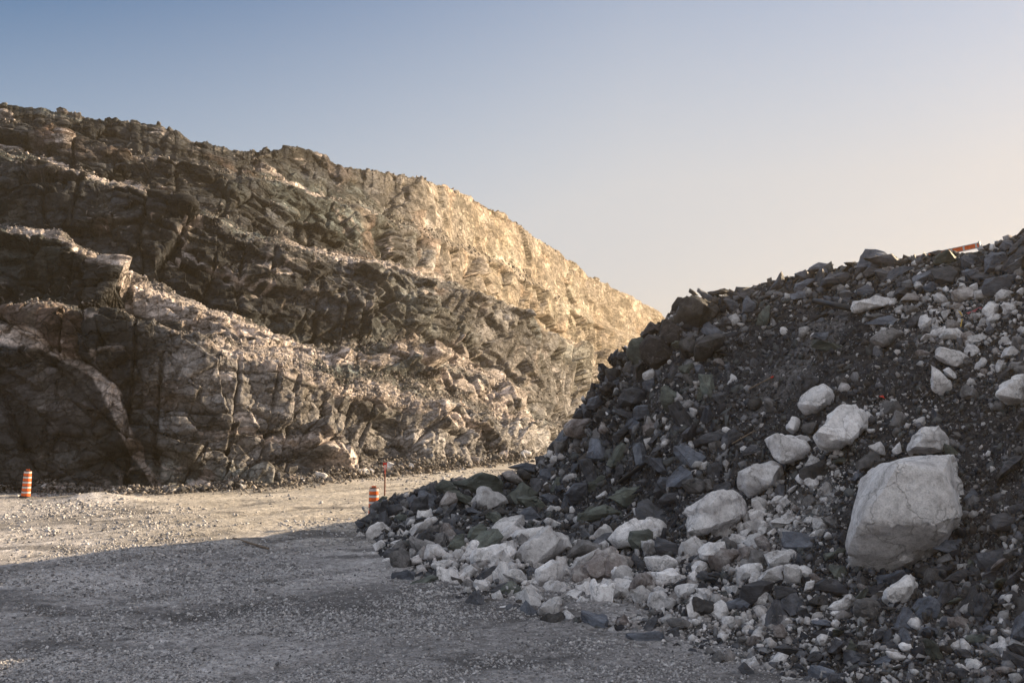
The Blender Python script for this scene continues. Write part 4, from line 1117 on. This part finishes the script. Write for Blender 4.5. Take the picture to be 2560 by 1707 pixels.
def ribbon(name, pts, w, mat, label, cat):
    """a crumpled strap: a folded strip with thickness lying on the stones"""
    P3 = []
    for i, (x, y) in enumerate(pts):
        p, n = hit(x, y); P3.append(p + Vector((0, -.16, .10 + .03 * (i % 2))))
    org = P3[0].copy(); bm = bmesh.new(); prev = None
    for i, p in enumerate(P3):
        c = p - org; s = Vector((w * .5, 0, w * .3 * (1 if i % 2 else -1)))
        r = [bm.verts.new(c - s), bm.verts.new(c + s)]
        if prev: bm.faces.new((prev[0], prev[1], r[1], r[0]))
        prev = r
    me = bpy.data.meshes.new(name); bm.to_mesh(me); bm.free(); o = link(name, me, mat, loc=org)
    md = o.modifiers.new('thick', 'SOLIDIFY'); md.thickness = .006
    tag(o, label, cat); return o
ribbon('strap', [(2389, 789), (2393, 796), (2398, 802)], .03, MYE, 'upper of the two yellow straps on the pale stones below the crest', 'strap')
ribbon('strap', [(2398, 810), (2397, 818), (2394, 829)], .03, MYE, 'lower yellow strap hanging straight down among pale stones below the crest', 'strap')
ribbon('ribbon', [(2411, 796), (2420, 795), (2428, 790), (2436, 787), (2446, 782)], .05, MPK, 'crumpled pink ribbon among pale stones near the right edge', 'ribbon')
ribbon('tape_scrap', [(2194, 1003), (2199, 1005), (2203, 1006)], .05, MSR, 'tiny scrap of red tape on small stones above the boulders', 'tape scrap')

# ------------------------------------------------------------ labels for the loose rocks
marks = [h for h in heroes if h['label']]
SHORT = {'huge pale grey boulder with a flat top, the largest rock on the slope': 'huge flat-topped boulder', 'long pale boulder pointing down to the left, largest in the heap at the toe': "toe heap's largest long boulder", 'rounded pale boulder with a notched lower edge in the toe of the heap': 'notched rounded toe boulder', 'pale blunt boulder with a shaded underside at the left end of the toe': 'blunt boulder at toe left', 'pale crumpled boulder on the crest of the low bank beside the road': 'crumpled boulder on the bank', 'small boulder, pale above and brown below, near the crest of the low bank': 'half brown boulder on the bank', 'narrow pale slab standing on edge in the toe of the heap': 'narrow slab on edge', 'pale boulder lying farthest out on the gravel below the heap': 'farthest out pale boulder', 'pinkish rock on the crest of the low bank where the road disappears': 'pinkish rock at the road end', 'black slab standing upright just right of the traffic drum': 'upright black slab by the drum', 'black leaning slab on the tip of the bank behind the drum': 'leaning black slab behind the drum', 'green-grey peaked slab on the crest of the low bank': 'peaked green-grey slab', 'broad green-grey block with a black face on the crest of the low bank': 'broad green-grey block', 'black streaked slab leaning up to the right at the left of the toe': 'leaning black streaked slab', 'small black upright wedge at the front left of the toe': 'black upright wedge', 'long green-grey slab slanting down to the right on the low bank': 'long slanting green-grey slab', 'large pale boulder with flat smooth face low on the slope left of the chips': 'flat-faced boulder left of the chips', 'large pale boulder with a shaded right end, third up the line of boulders': 'boulder with shaded right end', 'broad flat pale boulder arching behind the green-grey and black rocks': 'broad arching pale boulder', 'large brown mottled boulder in the middle of the toe': 'large brown mottled boulder', 'pinkish pale boulder with a blunt nose near the right end of the toe': 'blunt-nosed pinkish boulder', 'grey wedge-shaped stone lying flat on the gravel in front': 'grey wedge stone in front', 'olive green rock in the middle of the pale boulders at the toe': 'olive green rock', 'black angular rock just right of the olive green one': 'black rock beside the olive one', 'large black slab under the pale boulders at the right of the toe': 'large black slab at toe right', 'green-grey slab with a pointed right end above the toe boulders': 'pointed green-grey slab', 'smooth bluish five-sided stone below the black pipe': 'bluish five-sided stone', 'pale lumpy boulder leaning below the huge boulder': 'lumpy boulder below the huge one', 'dark pyramid-shaped rock between the toe boulders and the huge boulder': 'dark pyramid-shaped rock', "thin pale green sliver of slate right of the huge boulder's foot": 'pale green slate sliver', 'striated brownish stone near the right edge below the slope': 'striated brownish stone', 'small pale green triangular stone upright in the front rubble': 'triangular green stone', 'big black block half buried right of the huge boulder': 'half buried black block', 'pale egg-shaped boulder, topmost in the line of boulders up the slope': 'topmost egg-shaped boulder', 'large round pale boulder, second from the top of the line': 'large round pale boulder', 'pale boulder with a flat upper face, left of the large round one': 'flat-faced boulder left of the round one', 'smooth grey boulder tucked behind the top left of the huge boulder': 'grey boulder behind the huge one', 'small pale pointed stone standing just above the huge boulder': 'small pointed stone', 'broad pale boulder resting directly above the huge boulder': 'broad boulder above the huge one', 'long pale ledge-like boulder beside the broken black pipe': 'ledge-like boulder by the pipe', 'large brownish pale block on top of the pale stones near the crest': 'brownish pale block near the crest', 'pale flat-topped boulder above the long leaning one on the right of the slope': 'flat-topped boulder at upper right', 'long pale boulder leaning down to the right, high on the right of the slope': 'long leaning pale boulder', 'large pale boulder cut by the right edge of the view': 'boulder cut by the right edge', 'dusty grey boulder half buried in the grey earth ridge': 'half buried dusty boulder', 'black slab jutting to a point against the sky on the crest': 'pointed black crest slab', 'grey striated slab leaning just above the broken black pipe': 'striated slab above the pipe', 'blue slab with a smooth curved top below the crest at the right': 'curved blue slab', 'large streaked bluish block below the crest at the right edge': 'large streaked bluish block', 'black rock rising highest at the right edge of the view': 'highest black rock at the edge', 'big blue-black block in shade below the crest': 'big blue-black block', 'large brown block topping the ragged left end of the slope': 'large brown top block', 'pale-striped slab laid across the top of the large brown block': 'pale-striped top slab', 'black and white streaked rock below the large brown block': 'black and white streaked rock', 'larger streaked rock bulging from the ragged left end of the slope': 'larger bulging streaked rock', 'smooth brown slab face high on the left of the slope': 'smooth brown slab face', 'brown squarish rock jutting from the left edge of the slope': 'squarish brown rock', 'lilac-blue smooth stone on the left of the slope': 'lilac-blue stone', 'brownish green block standing on end in the left of the slope': 'brownish green upended block', 'long black beam-like slab slanting up to the right': 'black beam-like slab', "purplish rock face near the foot of the slope's left end": 'purplish rock face'}
def short(h): return SHORT.get(h['label'], h['label'].split(',')[0])
used = {}
for h in heroes:
    if h['label']: lab = h['label']
    else:
        r = h['r']; size = 'tiny' if r < 19 else 'small' if r < 32 else 'mid-sized' if r < 60 else 'large'
        a = h['wd'] / max(h['ht'], 1); shp = ('flat' if a > 2.1 else 'upright' if a < .75 else '') if h['poly'] else ''
        near = min(marks, key=lambda m_: np.hypot(*(m_['c'] - h['c'])) - m_['r'] * .4); d = h['c'] - near['c']
        dn = np.hypot(*d); ang = math.degrees(math.atan2(-d[1], d[0])) % 360
        dirs = ['right of', 'above right of', 'above', 'above left of', 'left of', 'below left of', 'below', 'below right of'][int((ang + 22.5) // 45) % 8]
        gap = dn - near['r'] * .5 - r * .5
        pre = 'just ' if gap < 12 else '' if gap < 60 else 'well '
        noun = 'stone' if r < 32 and h['kind'] in 'WPKR' else 'rock' if h['kind'] in 'WPKR' else 'piece' if r < 32 else 'slab' if a > 1.6 else 'block'
        lab = ' '.join(f"{size} {shp} {CNAME[h['kind']]} {noun} {pre}{dirs} the {short(near)}".split())
    h['lab'] = lab; used.setdefault(lab, []).append(h)
ORD = {2: ['left', 'right'], 3: ['left', 'middle', 'right']}
def spread(items, key):
    items = sorted(items, key=key); n = len(items)
    for i, it in enumerate(items):
        yield it, ('' if n == 1 else f", {ORD[n][i]} one" if n < 4 else f", {['leftmost', 'second', 'third', 'fourth', 'fifth', 'sixth', 'seventh', 'eighth', 'ninth', 'tenth'][i]} from left" if i else ', leftmost one')
for lab, hs_ in used.items():
    if len(lab.split()) > 14: lab = lab.replace(' just ', ' ').replace(' well ', ' ')
    for h, sfx in spread(hs_, lambda h: h['c'][0]):
        tag(h['o'], ' '.join((lab + sfx).split()[:16]), 'boulder' if h['kind'] in 'WPK' and h['r'] >= 32 else 'stone' if h['kind'] in 'WPKR' else 'slate block',
            h['grp'])
fl_ = {}
for x, o, k, sz in foots:
    if x < 120: w_ = 'beside the traffic drum at the far left'
    elif x < 420: w_ = 'under the smooth dark cliff face'
    elif x < 700: w_ = 'under the left half of the lit lower cliff'
    elif x < 900: w_ = 'under the cliff left of the red sign'
    elif x < 1040: w_ = 'in the debris bank behind the red sign'
    elif x < 1200: w_ = 'across the road from the rubble bank'
    else: w_ = 'at the cliff foot where the road disappears'
    fl_.setdefault(f"{'large' if sz > 24 else 'small'} {CNAME[k]} rock {w_}", []).append((x, o))
for lab, its in fl_.items():
    for (x, o), sfx in spread(its, lambda q: q[0]): tag(o, ' '.join((lab + sfx).split()[:16]), 'rock', 'fallen rocks along the foot of the cliff')

# ------------------------------------------------------------ sunlit haze in the cutting
m = bpy.data.materials.new('haze_air'); m.use_nodes = True; nt = m.node_tree; nt.nodes.clear()
v = nt.nodes.new('ShaderNodeVolumePrincipled'); v.inputs['Color'].default_value = (1.0, .80, .52, 1); v.inputs['Density'].default_value = .0006; v.inputs['Anisotropy'].default_value = .55
mo = nt.nodes.new('ShaderNodeOutputMaterial'); nt.links.new(v.outputs[0], mo.inputs['Volume'])
allz = max(float(V[:, 2].max()), float(PV[:, 2].max())) + 1.5
bm = bmesh.new(); box(bm, (0, 150, (allz - 1.5) / 2), (1400, 1000, allz + 1.5))
hz = done('haze', bm, m, smooth=False); tag(hz, 'thin golden haze hanging in the sunlit cutting', 'haze', kind='stuff')
